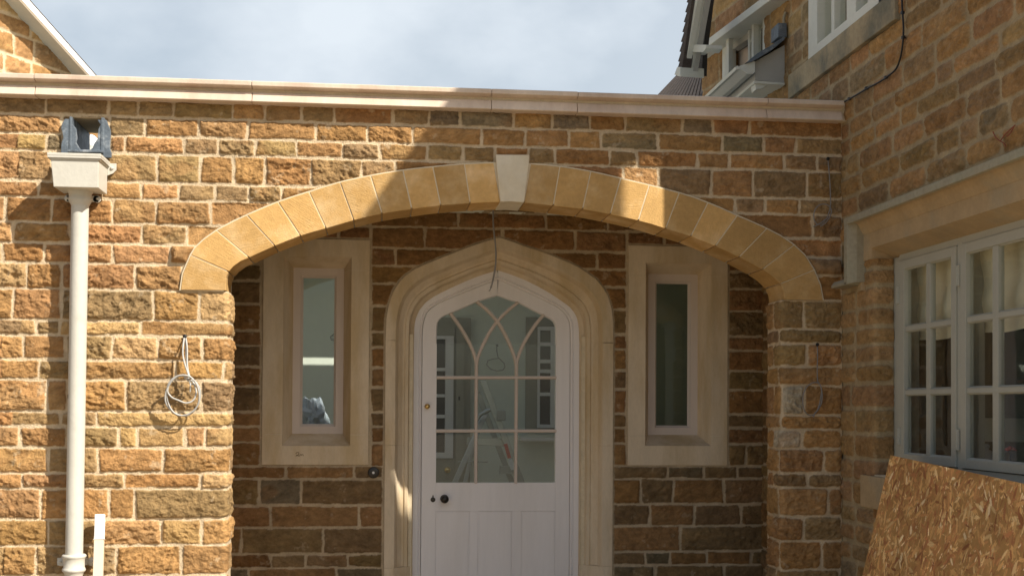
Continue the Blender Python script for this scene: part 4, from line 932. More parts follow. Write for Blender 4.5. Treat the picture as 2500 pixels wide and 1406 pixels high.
# solid body, roofs and an added unseen gable shaped to throw the shadow
YG0, YG1 = -2.2, -2.15
mb = MB(); mb.box(XW + .02, 7.6, YG1, Yj - 1.5 if False else YG1 + .02, 0, 3.3)
mb.box(XW + 1.9, 7.6, YG1, 3.2, 0, 3.3); mb.box(XW + .05, XW + 2, .1, Yfar + .0, 0, 3.2)
mb.box(XW + .35, XW + 1.9, -1.9, .1, 2.75, 3.3); mb.box(XW + .02, XW + .35, -2.2, .1, zhead + .12, 3.30)
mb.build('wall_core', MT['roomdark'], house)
def zr_(x): return 5.22 + 1.46 * (x - (XW + .03))
xa = XW + .03; apx = 4.45
gp = [(xa, 0), (xa, zr_(xa)), (apx, zr_(apx)), (2 * apx - xa, zr_(xa)), (2 * apx - xa, 0)]
so0 = lambda x, y: onY(x, y, 0)
tt = -YG0 / abs(SUN.y) ; sh = np.array([SUN.x * tt, 0, SUN.z * tt])
ox0, ox1 = float(so0(1485, 480)[0] + sh[0]), float(so0(1622, 480)[0] + sh[0]); oz1 = float(so0(1550, 402)[2] + sh[2]); oz0 = oz1 - .49  # gable opening added to let a patch of sun onto the arch
mb = MB(); e = (0, YG1 - YG0, 0)
mb.prism([(xa, YG0, 0), (xa, YG0, zr_(xa)), (ox0, YG0, zr_(ox0)), (ox0, YG0, 0)], e)
mb.prism([(ox1, YG0, 0), (ox1, YG0, zr_(ox1)), (apx, YG0, zr_(apx)), (2 * apx - xa, YG0, zr_(xa)), (2 * apx - xa, YG0, 0)], e)
mb.prism([(ox0, YG0, 0), (ox1, YG0, 0), (ox1, YG0, oz0), (ox0 + .10, YG0, oz0), (ox0, YG0, oz0 + .12)], e)
mb.prism([(ox0, YG0, oz1 - .05), ((ox0 + ox1) / 2, YG0, oz1), (ox1, YG0, oz1 - .02), (ox1, YG0, zr_(ox1)), (ox0, YG0, zr_(ox0))], e)
MT['gable'] = mat("plain_ironstone", (.30, .19, .09), .9, .25, 5, bump=.01, bscale=18)
gb = mb.build('added_shadow_gable', MT['gable'], house)
mb = MB(); mb.prism([(XW + .0, YG1, 3.355), (XW + .0, YG1, 3.375), (4.4, YG1, 4.8), (7.6, YG1, 3.3)], (0, -.60 - YG1, 0)); mb.build('roof', MT['tile'], house)
# main lower window ------------------------------------------------
zt0 = float(fx(2191, 633)[2]); yf0 = float(fx(2187, 900)[1])
t2205 = [float(fx(2209, y)[2]) for y in (657, 803, 957.5, 1107.5)]
win = MB(); D = XF
def xbox(mb, ya, yb_, za, zb_, xa_=0, xb_=.05): mb.box(D + xa_, D + xb_, ya, yb_, za, zb_)
zfb = zsill
MBf = MB(); xbox(MBf, Yj + .01, yf0 - .03, zfb, zt0 + .01, .004, .10); xbox(MBf, yf0 - .03, -2.1, zt0 - .012, zt0 + .02, .004, .10); xbox(MBf, yf0 - .03, -2.1, zfb - .03, zfb + .030, .004, .10)
yA = float(fx(2192, 900)[1]); yB_ = float(fx(2339.5, 900)[1]); yC = float(fx(2345, 900)[1])
xbox(MBf, yB_ + .012, yC - .010, zfb, zt0, .003, .10)
wroot = MBf.build('casement_window', MT['frame2'], house, bevel=.0015, seg=1); wroot['label'] = 'wide cream casement window at ground level with a blind inside'
def sash(y0_, y1_, gs, rows, zt_, zb_, lbl=None, GD=.011):
    """y0_ far edge, y1_ near edge (smaller y); gs glass columns"""
    mb = MB(); dpt = .026
    xbox(mb, y0_, gs[0][0], zb_, zt_, -.006, dpt); xbox(mb, gs[-1][1], y1_, zb_, zt_, -.006, dpt)
    xbox(mb, gs[0][0], gs[-1][1], rows[0][1], zt_, -.0055, dpt); xbox(mb, gs[0][0], gs[-1][1], zb_, rows[-1][0], -.0055, dpt)
    for a, b in zip(gs[:-1], gs[1:]): xbox(mb, a[1], b[0], rows[-1][0], rows[0][1], .0, dpt)
    for a, b in zip(rows[:-1], rows[1:]):
        xbox(mb, gs[0][0], gs[-1][1], b[1], a[0], -.001, dpt - .002)
    # bevelled bottom glazing bead
    for g0, g1 in gs:
        for r0, r1 in rows:
            mb.prism([(D - .003, g0, r0), (D + .012, g0, r0), (D + .012, g0, r0 + .008)], (0, g1 - g0, 0))
            mb.prism([(D + .002, g0, r1), (D + .012, g0, r1), (D + .012, g0, r1 - .006)], (0, g1 - g0, 0))
    s_ = mb.build('casement', MT['frame2'], wroot, bevel=.0012, seg=1)
    return s_
gy = lambda x: float(fx(x, 900)[1])
rows = []
zr4 = t2205
bt = .0105
rows = [(zr4[1] + bt, zr4[0]), (zr4[2] + bt, zr4[1] - bt), (zr4[3], zr4[2] - bt)]
sash(yA, yB_ + .012, [(gy(2210), gy(2261)), (gy(2271), gy(2325))], rows, zt0 - .014, zfb + .034)
sash(yC - .010, gy(2540), [(gy(2361), gy(2423)), (gy(2437), gy(2510))], rows, zt0 - .014, zfb + .034)
pn = MB(); xbox(pn, yA - .02, -1.85, zfb + .05, zt0 - .03, .0115, .0130); pn.build('window_pane', MT['glassd'], wroot)
# far part of that window (out of frame)
mb = MB(); xbox(mb, gy(2540), -2.0, zfb + .03, zt0 - .014, .0, .04); mb.build('blank_panel', MT['frame2'], wroot)
for x, y0_, y1_ in ((2337.5, 648, 698), (2191, 700, 742), (2336.5, 1048, 1098), (2193.5, 1044, 1086)):
    hg = MB(); p0, p1 = fx(x, y0_, D - .009), fx(x, y1_, D - .009)
    hg.tube([p0, p1], .0055, 10)
    n_ = 5
    for k in range(n_):
        q = p0 + (p1 - p0) * (k + .5) / n_; hg.lathe((q[0], q[1], q[2] - .002), [(.0, 0), (.0068, 0), (.0068, .004), (0, .004)], (0, 0, 1), 10)
    hg.box(D - .010, D - .004, float(p0[1]) - .016, float(p0[1]) + .016, float(p1[2]), float(p0[2])); hg.build('hinge', MT['frame2'], wroot)
sl = MB(); sl.prism([(XF + .02, 0, zfb - .03), (XW - .03, 0, zfb - .055), (XW - .03, 0, zfb - .085), (XF + .02, 0, zfb - .085)], (0, -2.3, 0)); sl.v = [(x, y + Yj + .035, z) for x, y, z in sl.v]
# stone sill end below the window
sl = MB(); zs0, zs1 = float(onX(2115, 1160, XW - .02)[2]), float(onX(2115, 1238, XW - .02)[2]); sl.box(XW - .022, XW + .08, float(onX(2111, 1200, XW)[1]), -2.2, zs1, zs0)
sl.build('stone_sill', MT['oldstone'], house, bevel=.004)
sl = MB(); sl.box(XW + .0, XF + .02, Yj + .0, -2.2, zs0, zfb - .03); sl.build('sill_bedding', MT['joint'], house)
# lintel
zl1 = float(onX(2110, 562, XW - .012)[2]); zl0 = float(onX(2300, 553.0, XW - .012)[2]); zl00 = float(onX(2112, 637, XW - .012)[2]); yl = float(onX(2104, 600, XW)[1]); yli = float(onX(2134, 610, XW)[1])
mb = MB(); ztop = float(onX(2200, 505 + 33, XW - .012)[2])
zlo = float(onX(2200, 582.5, XW - .012)[2])
mb.add([(XW - .012, yl, zlo), (XW - .012, -2.2, zlo), (XW - .012, -2.2, ztop + .03), (XW - .012, yl, ztop + .03), (XF + .03, yl, zt0 + .008), (XF + .03, -2.2, zt0 + .008)], [(0, 1, 2, 3), (0, 1, 5, 4)])
mb.box(XW - .012, XF + .05, yl, yli, zl00, zlo)
mb.build('window_lintel', MT['oldstone'], house)
# label moulding
zm1 = float(onX(2066, 533.5, XW - .08)[2]); zm0 = float(onX(2066, 549, XW - .08)[2]); ymn = float(onX(2060, 545, XW - .085)[1])
secm = [(XW, zm1 + .035), (XW - .085, zm1), (XW - .085, zm0), (XW - .072, zm0 - .003), (XW - .068, zm0 + .006), (XW, zm0 + .006)]
mb = MB(); mb.prism([(x, ymn, z) for x, z in secm], (0, -2.2 - ymn, 0)); lm = mb.build('label_moulding', MT['greystone'], house, bevel=.002)
mb = MB(); mb.prism([(x, ymn - .06, z) for x, z in [(XW - .067, zm0 + .005), (XW - .045, zm0 + .012 - .012), (XW - .030, zm0 - .022), (XW - .014, zm0 - .052), (XW, zm0 - .052), (XW, zm0 + .005)]], (0, -2.14 - ymn, 0)); mb.build('label_hollow', MT['oldstone'], house)
zv0 = float(onX(2060, 697, XW - .08)[2]); zfo = float(onX(2060, 675, XW - .08)[2])
mb = MB(); mb.prism([(XW, ymn + .001, zm0 + .01), (XW - .084, ymn + .001, zm0 + .002), (XW - .084, ymn - .038, zm0 + .002), (XW - .045, ymn - .060, zm0 + .01), (XW, ymn - .06, zm0 + .01)], (0, 0, zv0 - zm0)); mb.build('label_drop', MT['greystone'], house, bevel=.002)
yft = float(onX(2031, 690, XW - .08)[1])
mb = MB(); mb.prism([(XW, yft, zfo - .005), (XW - .07, yft, zfo - .012), (XW - .084, yft, zfo - .03), (XW - .084, yft, zv0), (XW, yft, zv0)], (0, ymn - .03 - yft, 0)); mb.build('label_stop', MT['greystone'], house, bevel=.003)
mb = MB(); mb.box(XW - .020, XW + .02, ymn - .055, yl + .002, float(onX(2085, 716, XW)[2]), zm0 + .01); mb.build('label_backing_stone', MT['oldstone'], house, bevel=.004)
# upper window
Xu = XW + .018
uy = lambda x: float(onX(x, 80, Xu)[1])
ub = zwb + .008; mb = MB()
mb.box(Xu - .03, Xu + .05, uy(1986.5), uy(2240), ub, ub + .055); mb.box(Xu - .03, Xu + .05, uy(1986.5), uy(2008.5), ub + .055, 4.6)
mb.box(Xu - .02, Xu + .04, uy(2038.5), uy(2046), ub + .055, 4.6); mb.box(Xu - .028, Xu + .05, uy(2080), uy(2103), ub + .055, 4.6); mb.box(Xu - .02, Xu + .04, uy(2128), uy(2136), ub + .055, 4.6); mb.box(Xu - .03, Xu + .05, uy(2160), uy(2240), ub, 4.6)
uw = mb.build('upper_window', MT['barge'], house, bevel=.003); uw['label'] = 'cream painted first floor window above the coping'
mb = MB(); mb.box(Xu + .01, Xu + .014, uy(1990), uy(2200), ub + .05, 4.6); mb.build('window_pane', MT['glassd'], uw)
mb = MB(); mb.box(XW - .028, XW + .05, float(onX(1927, 190, XW - .02)[1]), float(onX(2188, 30, XW - .02)[1]), float(onX(1990, 194, XW - .025)[2]), zwb + .008); mb.build('upper_sill', mat('stained_sill_stone', (.40, .325, .21), .88, .2, 5, bump=.002, bscale=90, spec=.1, col2=(.20, .19, .145), c2scale=3.2, c2pos=(.42, .62)), house, bevel=.004)
mb = MB(); mb.box(XW + .3, XW + .32, ywa, ywb - .5, 3.2, 4.8); mb.build('upper_room_curtain', MT['blind'], house)
# room behind the lower window
mb = MB(); x2 = XW + 1.85
mb.box(XW + .34, x2, Yj + .17, Yj + .19, 0.6, 2.76); mb.box(x2, x2 + .05, -2.0, Yj + .2, .6, 2.76); mb.box(XW + .1, x2, -1.95, Yj + .2, .55, .6); mb.box(XW + .1, x2, -2.0, Yj + .2, 2.76, 2.8); mb.box(XW + .1, x2, -2.0, -1.96, .6, 2.76)
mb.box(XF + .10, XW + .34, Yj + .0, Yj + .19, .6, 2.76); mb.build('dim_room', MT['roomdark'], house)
bl = MB(); zbl = float(onX(2300, 826, XF + .09)[2]); n_ = 60
ysb = np.linspace(float(onX(2230, 800, XF + .09)[1]), -1.95, n_); zsb = np.linspace(zbl, zt0 + .02, 26); V = []
for j, z in enumerate(zsb):
    for i, y in enumerate(ysb):
        fr = 1 - j / 25; V.append((XF + .085 + .012 * math.sin(y * 9 + z * 6) + .025 * fr * math.sin(z * 34) * .5, y - (.02 * math.sin(z * 9) if i == 0 else 0), z + (.006 * math.sin(y * 11) if j == 0 else 0)))
bl.add(V, [(j * n_ + i, j * n_ + i + 1, (j + 1) * n_ + i + 1, (j + 1) * n_ + i) for j in range(25) for i in range(n_ - 1)], True)
ob = bl.build('roman_blind', MT['blind']); tag(ob, 'cream cloth blind half lowered inside the ground floor casement window', 'blind')
# lamp
lc = onX(2452, 1060, XF + .62)
t = empty('table_lamp', (lc[0], lc[1], .75), 'table lamp with wide pale shade inside the casement window', 'lamp')
zq0, zq1 = float(onX(2450, 1076, XF + .6)[2]), float(onX(2450, 1020, XF + .6)[2])
MB().lathe((lc[0], lc[1], 0), [(.215, zq0), (.15, zq1)], (0, 0, 1), 32).build('lamp_shade', MT['shade'], t)
MB().lathe((lc[0], lc[1], 0), [(0, .6), (.08, .6), (.09, .66), (.03, .75), (.05, .95), (.02, zq0 + .06), (0, zq0 + .06)], (0, 0, 1), 20).build('lamp_base', MT['china'], t)
tb = MB(); zsl = float(onX(2400, 1131, XF + .13)[2]); tb.box(XF + .09, XF + .30, Yj, -1.95, zsl - .03, zsl); tag(tb.build('window_board', MT['roomdark'], house), None)
jc = onX(2409, 1130, XF + .15)
t = empty('lidded_jar', tuple(jc), 'small white lidded china jar on the inner window board', 'jar')
MB().lathe(jc, [(0, 0), (.030, 0), (.042, .012), (.043, .022), (.036, .036), (.030, .040)], (0, 0, 1), 24).build('jar_bowl', MT['china'], t)
MB().lathe(jc, [(.033, .040), (.030, .045), (.014, .054), (.008, .058), (.013, .066), (.013, .074), (.006, .080), (0, .081)], (0, 0, 1), 24).build('jar_lid', MT['china'], t)
rc = onX(2467, 1136, XF + .17)
t = empty('red_flower_glass', tuple(rc), 'red flower standing in a small glass on the inner window board', 'flower')
MB().lathe(rc, [(0, 0), (.02, 0), (.024, .05)], (0, 0, 1), 16).build('glass_tumbler', MT['glass'], t)
mb = MB(); mb.tube([rc + np.array([0, 0, .005]), rc + np.array([0, 0, .055])], .003, 6); mb.build('flower_stem', MT['dark'], t)
mb = MB()
for k in range(14):
    a = k * 2.4; r = .018 * math.sqrt(k / 14); q = rc + np.array([r * math.cos(a), r * math.sin(a), .062 + .01 * (1 - k / 14)])
    mb.lathe(q, [(0, -.004), (.008, -.002), (.009, .003), (0, .006)], (math.cos(a) * .5, math.sin(a) * .5, 1), 8)
mb.build('flower_head', MT['red'], t)
mb = MB()
for l in ([(2478, 306), (2472, 312), (2465, 318), (2452, 330), (2443, 344)], [(2424, 322), (2430, 336), (2440, 344), (2452, 350), (2456, 358)], [(2476, 308), (2470, 322), (2458, 334)]): mb.tube(smooth([onX(x, y, XW - .019) for x, y in l], 3), .0022, 5)
mb.build('red_paint_scrawl', mat('faded_red_paint', (.30, .085, .05), .8, .2, 30), house)
# thin black cable on the house wall
mb = MB(); Xc = XW - .022
path = [(2061, 249), (2078, 240), (2097, 229), (2116, 217), (2140, 205), (2163, 191), (2176, 180), (2189, 171), (2197, 150), (2202, 125), (2206, 95), (2206, 60), (2203, 30), (2201, -20), (2201, -60)]
mb.tube(smooth([onX(x, y, Xc) for x, y in path], 3), .0042, 7)
for x, y in ((2074, 242), (2116, 216), (2163, 190), (2206, 92), (2204, 32)):
    c = onX(x, y, Xc + .004); mb.box(c[0] - .008, c[0] + .006, c[1] - .007, c[1] + .007, c[2] - .006, c[2] + .006)
tag(mb.build('wall_cable', MT['black']), 'thin black cable clipped across the upper wall of the stone house', 'cable')

# ---- upper bay of the house, behind the parapet
def vdir(px): 
    d = ray(px, 996); d = np.array([d[0], d[1], 0]); return d / np.linalg.norm(d)
hb = vdir(550.0)                              # runs away to the left
P0 = onX(1917, 200, XW); P0 = np.array([P0[0], P0[1], 0])
nb = np.array([-hb[1], hb[0], 0]); nb = nb if nb @ (EYE - P0) > 0 else -nb
def onG(x, y, off=0):
    d = ray(x, y); n3 = nb; q = P0 + nb * off; t = ((q - EYE) @ n3) / (d @ n3); return EYE + d * t
def gu(p): return float((np.array([p[0], p[1], 0]) - P0) @ hb)
def gbox(mb, u0, u1, z0, z1, o0, o1):
    c = [P0 + hb * u + nb * o + np.array([0, 0, z]) for z in (z0, z1) for o in (o0, o1) for u in (u0, u1)]
    return mb.add(c, [(0, 2, 3, 1), (4, 5, 7, 6), (0, 1, 5, 4), (2, 6, 7, 3), (0, 4, 6, 2), (1, 3, 7, 5)])
uL = gu(onG(1717, 150)); uq = gu(onG(1762, 150)); uR1 = gu(onG(1868, 80))
zbt, zbb = float(onG(1760, 73)[2]), float(onG(1760, 96)[2])
zbt = float(onG(1719.5, 105.4, .10)[2]); zbb = float(onG(1727, 118, .10)[2])
st = rubble(0, 6, 2.5, 9, .22, .5, .16, .26, 'oooovvyr')
e0, e1 = P0 + hb * -.6, P0 + hb * uL
stone_sheet('bay_gable_stonework', [tuple((P0 + hb * uL)[:2]), tuple((P0 - hb * .3)[:2])], spans((0, uL + .3, .012)), spans((zbt, 8.2, .012)), st, house, keep=lambda U, V: V < 4.3 + 1.3 * (uL - U), seed=41, amp=.8, mort=RT, tan=.42, rad=.02)
stone_sheet('bay_pier_stonework', [tuple((P0 + hb * uL + nb * -.3)[:2]), tuple((P0 + hb * uL)[:2]), tuple((P0 + hb * uq)[:2]), tuple((P0 + hb * uq - nb * .25)[:2])][1:], spans((0, uL - uq + .25, .010)), spans((2.4, zbb, .010)), st, house, seed=42, amp=.6, mort=RT, tan=.42, rad=.02)
stone_sheet('bay_inner_pier_stonework', [tuple((P0 + hb * uR1 - nb * .2)[:2]), tuple((P0 + hb * uR1)[:2]), tuple((P0 - hb * .25)[:2])], spans((0, .2 + uR1 + .2, .010)), spans((2.4, zbb + .0, .010)), st, house, seed=43, amp=.8, mort=RT, tan=.42, rad=.02)
mb = MB(); gbox(mb, -.25, uL + .06, zbb, zbt, -.06, .11); bb_ = mb.build('bay_fascia', MT['barge'], house, bevel=.004)
mb = MB()
zb0 = 2.4
def gb_px(mb, xa, xb, ya, yb, o0, o1): 
    p, q = onG(xa, (ya + yb) / 2, o1), onG(xb, (ya + yb) / 2, o1); zt_ = float(onG((xa + xb) / 2, ya, o1)[2]); z0_ = float(onG((xa + xb) / 2, yb, o1)[2]) if yb < 900 else zb0
    gbox(mb, gu(p), gu(q), z0_, zt_, o0, o1)
yb_ = lambda x: 112 - .757 * (x - 1727)
def gq(mb, pts, off, th): mb.prism([onG(x, y, off) for x, y in pts], tuple(-nb * th)); return mb
def vm(mb, x0, x1, off, th, top=3): return gq(mb, [(x0, yb_(x0) + top), (x1, yb_(x1) + top), (x1, 250), (x0, 250)], off, th)
vm(mb, 1763, 1772, .0, .07); vm(mb, 1772, 1779, .05, .03); vm(mb, 1825.5, 1830, .0, .04); vm(mb, 1834.5, 1839.5, .02, .05, 12); vm(mb, 1861.5, 1868, .0, .07)
gq(mb, [(1833, yb_(1833) + 10), (1864, yb_(1864) + 10), (1864, yb_(1864) + 20), (1833, yb_(1833) + 20)], .015, .05)
bw = mb.build('bay_window', MT['barge'], house, bevel=.003); bw['label'] = 'cream upper bay window under a white fascia board'
mb = MB(); gq(mb, [(1786, yb_(1786)), (1826, yb_(1826)), (1826, 97), (1786, 123)], -.02, .05); mb.build('window_head', MT['greyp'], bw)
mb = MB(); gq(mb, [(1838, yb_(1838) + 18), (1863, yb_(1863) + 18), (1863, 170), (1838, 170)], -.01, .004); mb.build('window_pane', MT['glassd'], bw)
mb = MB(); gq(mb, [(1803, 112), (1828, 96), (1828, 175), (1803, 175)], -.10, .01); mb.build('pink_board', MT['primer'], bw)
mb = MB(); gq(mb, [(1834, 60), (1870, 60), (1870, 170), (1834, 170)], -.3, .01); mb.build('window_curtain', MT['blind'], bw)
mb = MB(); gbox(mb, -.2, uL - .02, zb0, zbb, -1.4, -1.38); gbox(mb, -.2, uL - .02, zbb - .02, zbb, -1.4, -.06); gbox(mb, uL - .3, uL - .28, zb0, zbb, -1.38, -.3); mb.build('bay_room', MT['roomdark'], house)
# barge board and verge of the bay gable
def onGp(l, off): return [onG(x, y, off) for x, y in l]
OB = .42
def vprism(mb, l, off, th):
    P = onGp(l, off); mb.prism(P, tuple(-nb * th)); return mb
mb = MB(); vprism(mb, [(1662, 182), (1668, 186), (1704, -8), (1686.5, -8)], OB, .035); vprism(mb, [(1670, 186), (1676, 186), (1711, -12), (1702, -12)], OB - .02, .035); mb.build('barge_board', MT['barge'], house, bevel=.003)
mb = MB(); vprism(mb, [(1674, 186), (1690, 186), (1727, -20), (1708, -20)], OB - .05, .03); mb.build('verge_soffit', MT['greyp'], house)
mb = MB(); vprism(mb, [(1688, 186), (1714, 186), (1716, 130), (1733, -10), (1720, -10)], OB - .14, .03); mb.build('verge_painted_shade', MT['dark'], house)  # dark strip painted as the shade under the verge overhang
mb = MB()
ts = np.linspace(0, 1, 9)
for k in range(8):
    a, b_ = ts[k], ts[k + 1] + .02; f0 = lambda t: (1663 + (1691 - 1663) * t, 178 + (-14 - 178) * t)
    p, q = f0(a), f0(b_); mb.prism(onGp([p, q, (q[0] - 8, q[1]), (p[0] - 12, p[1] - 3)], OB + .02), tuple(-nb * .06))
mb.build('bay_roof_tiles', MT['tile'], house, bevel=.004)
mb = MB(); vprism(mb, [(1686, 109), (1724, 110), (1724, 118), (1716, 128), (1690, 128), (1682, 133), (1682, 114)], OB - .03, .10); mb.build('verge_bracket', MT['barge'], house, bevel=.003)
mb = MB(); vprism(mb, [(1646, 183), (1653, 164), (1661, 164), (1661, 187), (1656, 187)], OB + .03, .15); mb.build('verge_foot', MT['barge'], house, bevel=.003)
# low tiled roof behind the bay corner
mb = MB(); gL = [atT(1600, 246, 9.6), atT(1727, 246, 8.2), atT(1727, 186, 8.9), atT(1657, 186, 10.2)]
A_, B_, C_, D_ = [np.array(p) for p in gL]; nrow = 15
mb.prism([A_, B_, C_, D_], (0, .02, -.05))
for k in range(nrow):
    a, b_ = k / nrow, (k + .74) / nrow
    p0, p1, p2, p3 = A_ + (B_ - A_) * a, A_ + (B_ - A_) * b_, D_ + (C_ - D_) * b_, D_ + (C_ - D_) * a
    up_ = np.array([-.1, -.5, .8]) * .03
    mb.add([p0 + up_, p1 + up_, p2 + up_, p3 + up_, p0, p1, p2, p3], [(0, 1, 2, 3), (0, 1, 5, 4), (1, 2, 6, 5), (2, 3, 7, 6), (3, 0, 4, 7)], mi=1)
mb.build('lower_tiled_roof', [mat('tile_bedding', (.30, .20, .16), .9, .2, 20), MT['tile']], house)
# eaves end against the main wall
YE0 = float(onX(1917, 150, XW)[1]) - .02
e3 = lambda x, y, Y=YE0: onY(x, y, Y)
mb = MB(); mb.prism([e3(1843, 151), e3(1916, 110), e3(1916, 204), e3(1843, 196)], (0, .9, 0)); mb.build('eaves_box', MT['greyp'], house, bevel=.002)
mb = MB(); mb.prism([e3(1841, 197, YE0 - .02), e3(1916, 203, YE0 - .02), e3(1916, 208, YE0 - .02), e3(1841, 204, YE0 - .02)], (0, .5, 0)); mb.prism([e3(1843, 204, YE0 - .008), e3(1878, 206, YE0 - .008), e3(1870, 210, YE0 - .008), e3(1860, 217, YE0 - .008), e3(1846, 219, YE0 - .008)], (0, .08, 0)); mb.build('eaves_moulding', MT['barge'], house, bevel=.002)
pr_ = [(1790, 178), (1790, 172), (1812, 160), (1826, 154), (1843, 150), (1843, 176), (1839, 179), (1826, 180), (1818, 176), (1812, 171), (1804, 169), (1797, 172)]
mb = MB(); mb.prism([e3(x, y, YE0 - .03) for x, y in [(1800, 164), (1843, 150), (1843, 176), (1839, 180), (1826, 180), (1817, 174), (1808, 168), (1800, 168)]], (0, 1.25, 0)); gut = mb.build('ogee_gutter', MT['greyp'], house, bevel=.002)
mb = MB(); mb.prism([e3(x, y, YE0 - .034) for x, y in [(1799, 164), (1843, 149.5), (1843.5, 176), (1839, 181), (1826, 181), (1817, 175), (1808, 169), (1799, 170)]], (0, .006, 0)); mb.build('gutter_stop_end', MT['barge'], gut)
mb = MB(); mb.prism([e3(x, y, YE0 - .01) for x, y in [(1795, 164), (1801, 160), (1803, 167), (1797, 171)]], (0, 1.3, 0)); mb.build('gutter_lip', MT['barge'], gut)
mb = MB(); mb.prism([e3(x, y, YE0 - .05) for x, y in [(1821, 154), (1850, 130), (1882, 112), (1916, 88), (1916, 97), (1885, 122), (1852, 142), (1836, 151)]], (0, .95, 0)); mb.build('eaves_slates', MT['lead'], house, bevel=.002)
mb = MB(); p_ = e3(1903, 80, YE0 - .05); mb.box(float(e3(1893, 80)[0]), float(e3(1914, 80)[0]), YE0 - .05, YE0 + .08, float(e3(1900, 97)[2]), float(e3(1900, 63)[2])); mb.build('lead_upstand', MT['lead'], house, bevel=.004)
mb = MB(); mb.tube(smooth([e3(1918, 31, YE0 - .03), e3(1913, 45, YE0 - .03), e3(1914, 65, YE0 - .03), e3(1919, 80, YE0 - .03), e3(1918, 90, YE0 - .03), e3(1912, 94, YE0 - .04)], 4), .008, 8); mb.build('lead_flashing_roll', MT['greystone'], house)
mb = MB(); mb.box(XW - .01, XW + .4, Yfar - .02, Yfar + .01, 2.2, 5.0); mb.box(XW - .2, XW + .2, Yfar + .9, Yfar + .95, 2.4, float(e3(1900, 205)[2])); mb.build('wall_return', MT['gable'], house)

# ================================================================== ORIENTED STRAND BOARD
P1 = onX(2174, 1110.5, XW - .055); Pr = onX(2500, 1180, XW - .055)
dt = (Pr - P1) / np.linalg.norm(Pr - P1); ml_ = onY(2105, 1406, P1[1]); dd = (ml_ - P1) / (P1[2] - ml_[2]); dd = dd / np.linalg.norm(dd)
hgt = (P1[2] - .012) / -dd[2]; wid = 1.9
nn_ = np.cross(dt, dd); nn_ /= np.linalg.norm(nn_); nn_ = nn_ if nn_ @ (EYE - P1) > 0 else -nn_
stp = .0030; ua = np.arange(0, wid, stp); va = np.arange(0, hgt, stp); nu, nv = len(ua), len(va); UU, VV = np.meshgrid(ua, va)
base = np.array([.50, .27, .095]); Cc = np.ones((nv, nu, 3)) * base * (1 + .15 * fbm(UU * 40, VV * 40, 3, 77))[..., None]; Hh = np.zeros((nv, nu))
ro = np.random.RandomState(4); pals = np.array([[.62, .33, .10], [.52, .23, .07], [.72, .46, .19], [.33, .11, .035], [.46, .17, .055], [.86, .64, .36], [.40, .17, .05], [.60, .31, .10]])
for k in range(9000):
    cu, cv = ro.uniform(0, wid), ro.uniform(0, hgt); sz = ro.rand() ** 1.3; L_ = .007 + .034 * sz * ro.uniform(.6, 1.2); W_ = .002 + .0085 * sz * ro.uniform(.4, 1.2); a = ro.normal(math.pi / 2, .6) if ro.rand() < .35 else ro.uniform(0, math.pi)
    i0, i1 = np.searchsorted(ua, [cu - L_, cu + L_]); j0, j1 = np.searchsorted(va, [cv - L_, cv + L_])
    u = UU[j0:j1, i0:i1] - cu; v = VV[j0:j1, i0:i1] - cv; p = u * math.cos(a) + v * math.sin(a); q = -u * math.sin(a) + v * math.cos(a)
    tp = 1 - .5 * np.abs(p / L_); mk = (np.abs(p) < L_ * (.8 + .2 * np.sin(q * 400 + k))) & (np.abs(q) < W_ * tp)
    ci = pals[ro.choice(8, p=[.21, .16, .13, .09, .14, .045, .08, .145])] * ro.uniform(.8, 1.2)
    gr_ = 1 + .14 * np.sin(q * ro.uniform(900, 1800) + p * 20) * ro.rand()
    ci = (ci * .8 + ci.mean() * .2 * np.array([1.3, 1.0, .62])) * 1.25
    Cc[j0:j1, i0:i1] = np.where(mk[..., None], ci * gr_[..., None], Cc[j0:j1, i0:i1]); pass
Cc = Cc * (1 + .30 * fbm(UU * 7, VV * 7, 3, 91))[..., None]
std = sstep((.13 - np.hypot((UU - .17), (VV - hgt * .0 - 1.0) * 1.0) + .04 * fbm(UU * 9, VV * 9, 3, 7)) / .05)[..., None] * .75
Cc = Cc * (1 - std) + np.array([.15, .105, .06]) * std
co = (P1[None, None] + dt[None, None] * UU[..., None] + dd[None, None] * VV[..., None] + nn_[None, None] * Hh[..., None]).reshape(-1, 3)
idx = np.arange(nu * nv).reshape(nv, nu); fa = np.stack([idx[:-1, :-1], idx[:-1, 1:], idx[1:, 1:], idx[1:, :-1]], -1).reshape(-1, 4)
bk = np.array([P1, P1 + dt * ua[-1], P1 + dt * ua[-1] + dd * va[-1], P1 + dd * va[-1]]); n0 = len(co)
co = np.concatenate([co, bk, bk - nn_ * .018]); q4 = np.array([[n0, n0 + 1, n0 + 5, n0 + 4], [n0 + 1, n0 + 2, n0 + 6, n0 + 5], [n0 + 2, n0 + 3, n0 + 7, n0 + 6], [n0 + 3, n0, n0 + 4, n0 + 7], [n0 + 4, n0 + 5, n0 + 6, n0 + 7]])
fa = np.concatenate([fa, q4]); Cv = np.concatenate([Cc.reshape(-1, 3), np.tile([[.5, .30, .13]], (8, 1))])
me = bpy.data.meshes.new('strand_board'); me.vertices.add(len(co)); me.vertices.foreach_set('co', co.astype(np.float32).ravel()); me.loops.add(fa.size); me.loops.foreach_set('vertex_index', fa.astype(np.int32).ravel())
me.polygons.add(len(fa)); me.polygons.foreach_set('loop_start', np.arange(0, fa.size, 4, dtype=np.int32)); me.update(calc_edges=True)
at = me.attributes.new('col', 'FLOAT_COLOR', 'POINT'); at.data.foreach_set('color', np.concatenate([Cv, np.ones((len(Cv), 1))], 1).astype(np.float32).ravel())
tag(link('strand_board', me, MT['osb']), 'sheet of orange brown oriented strand board leaning below the casement window', 'board')

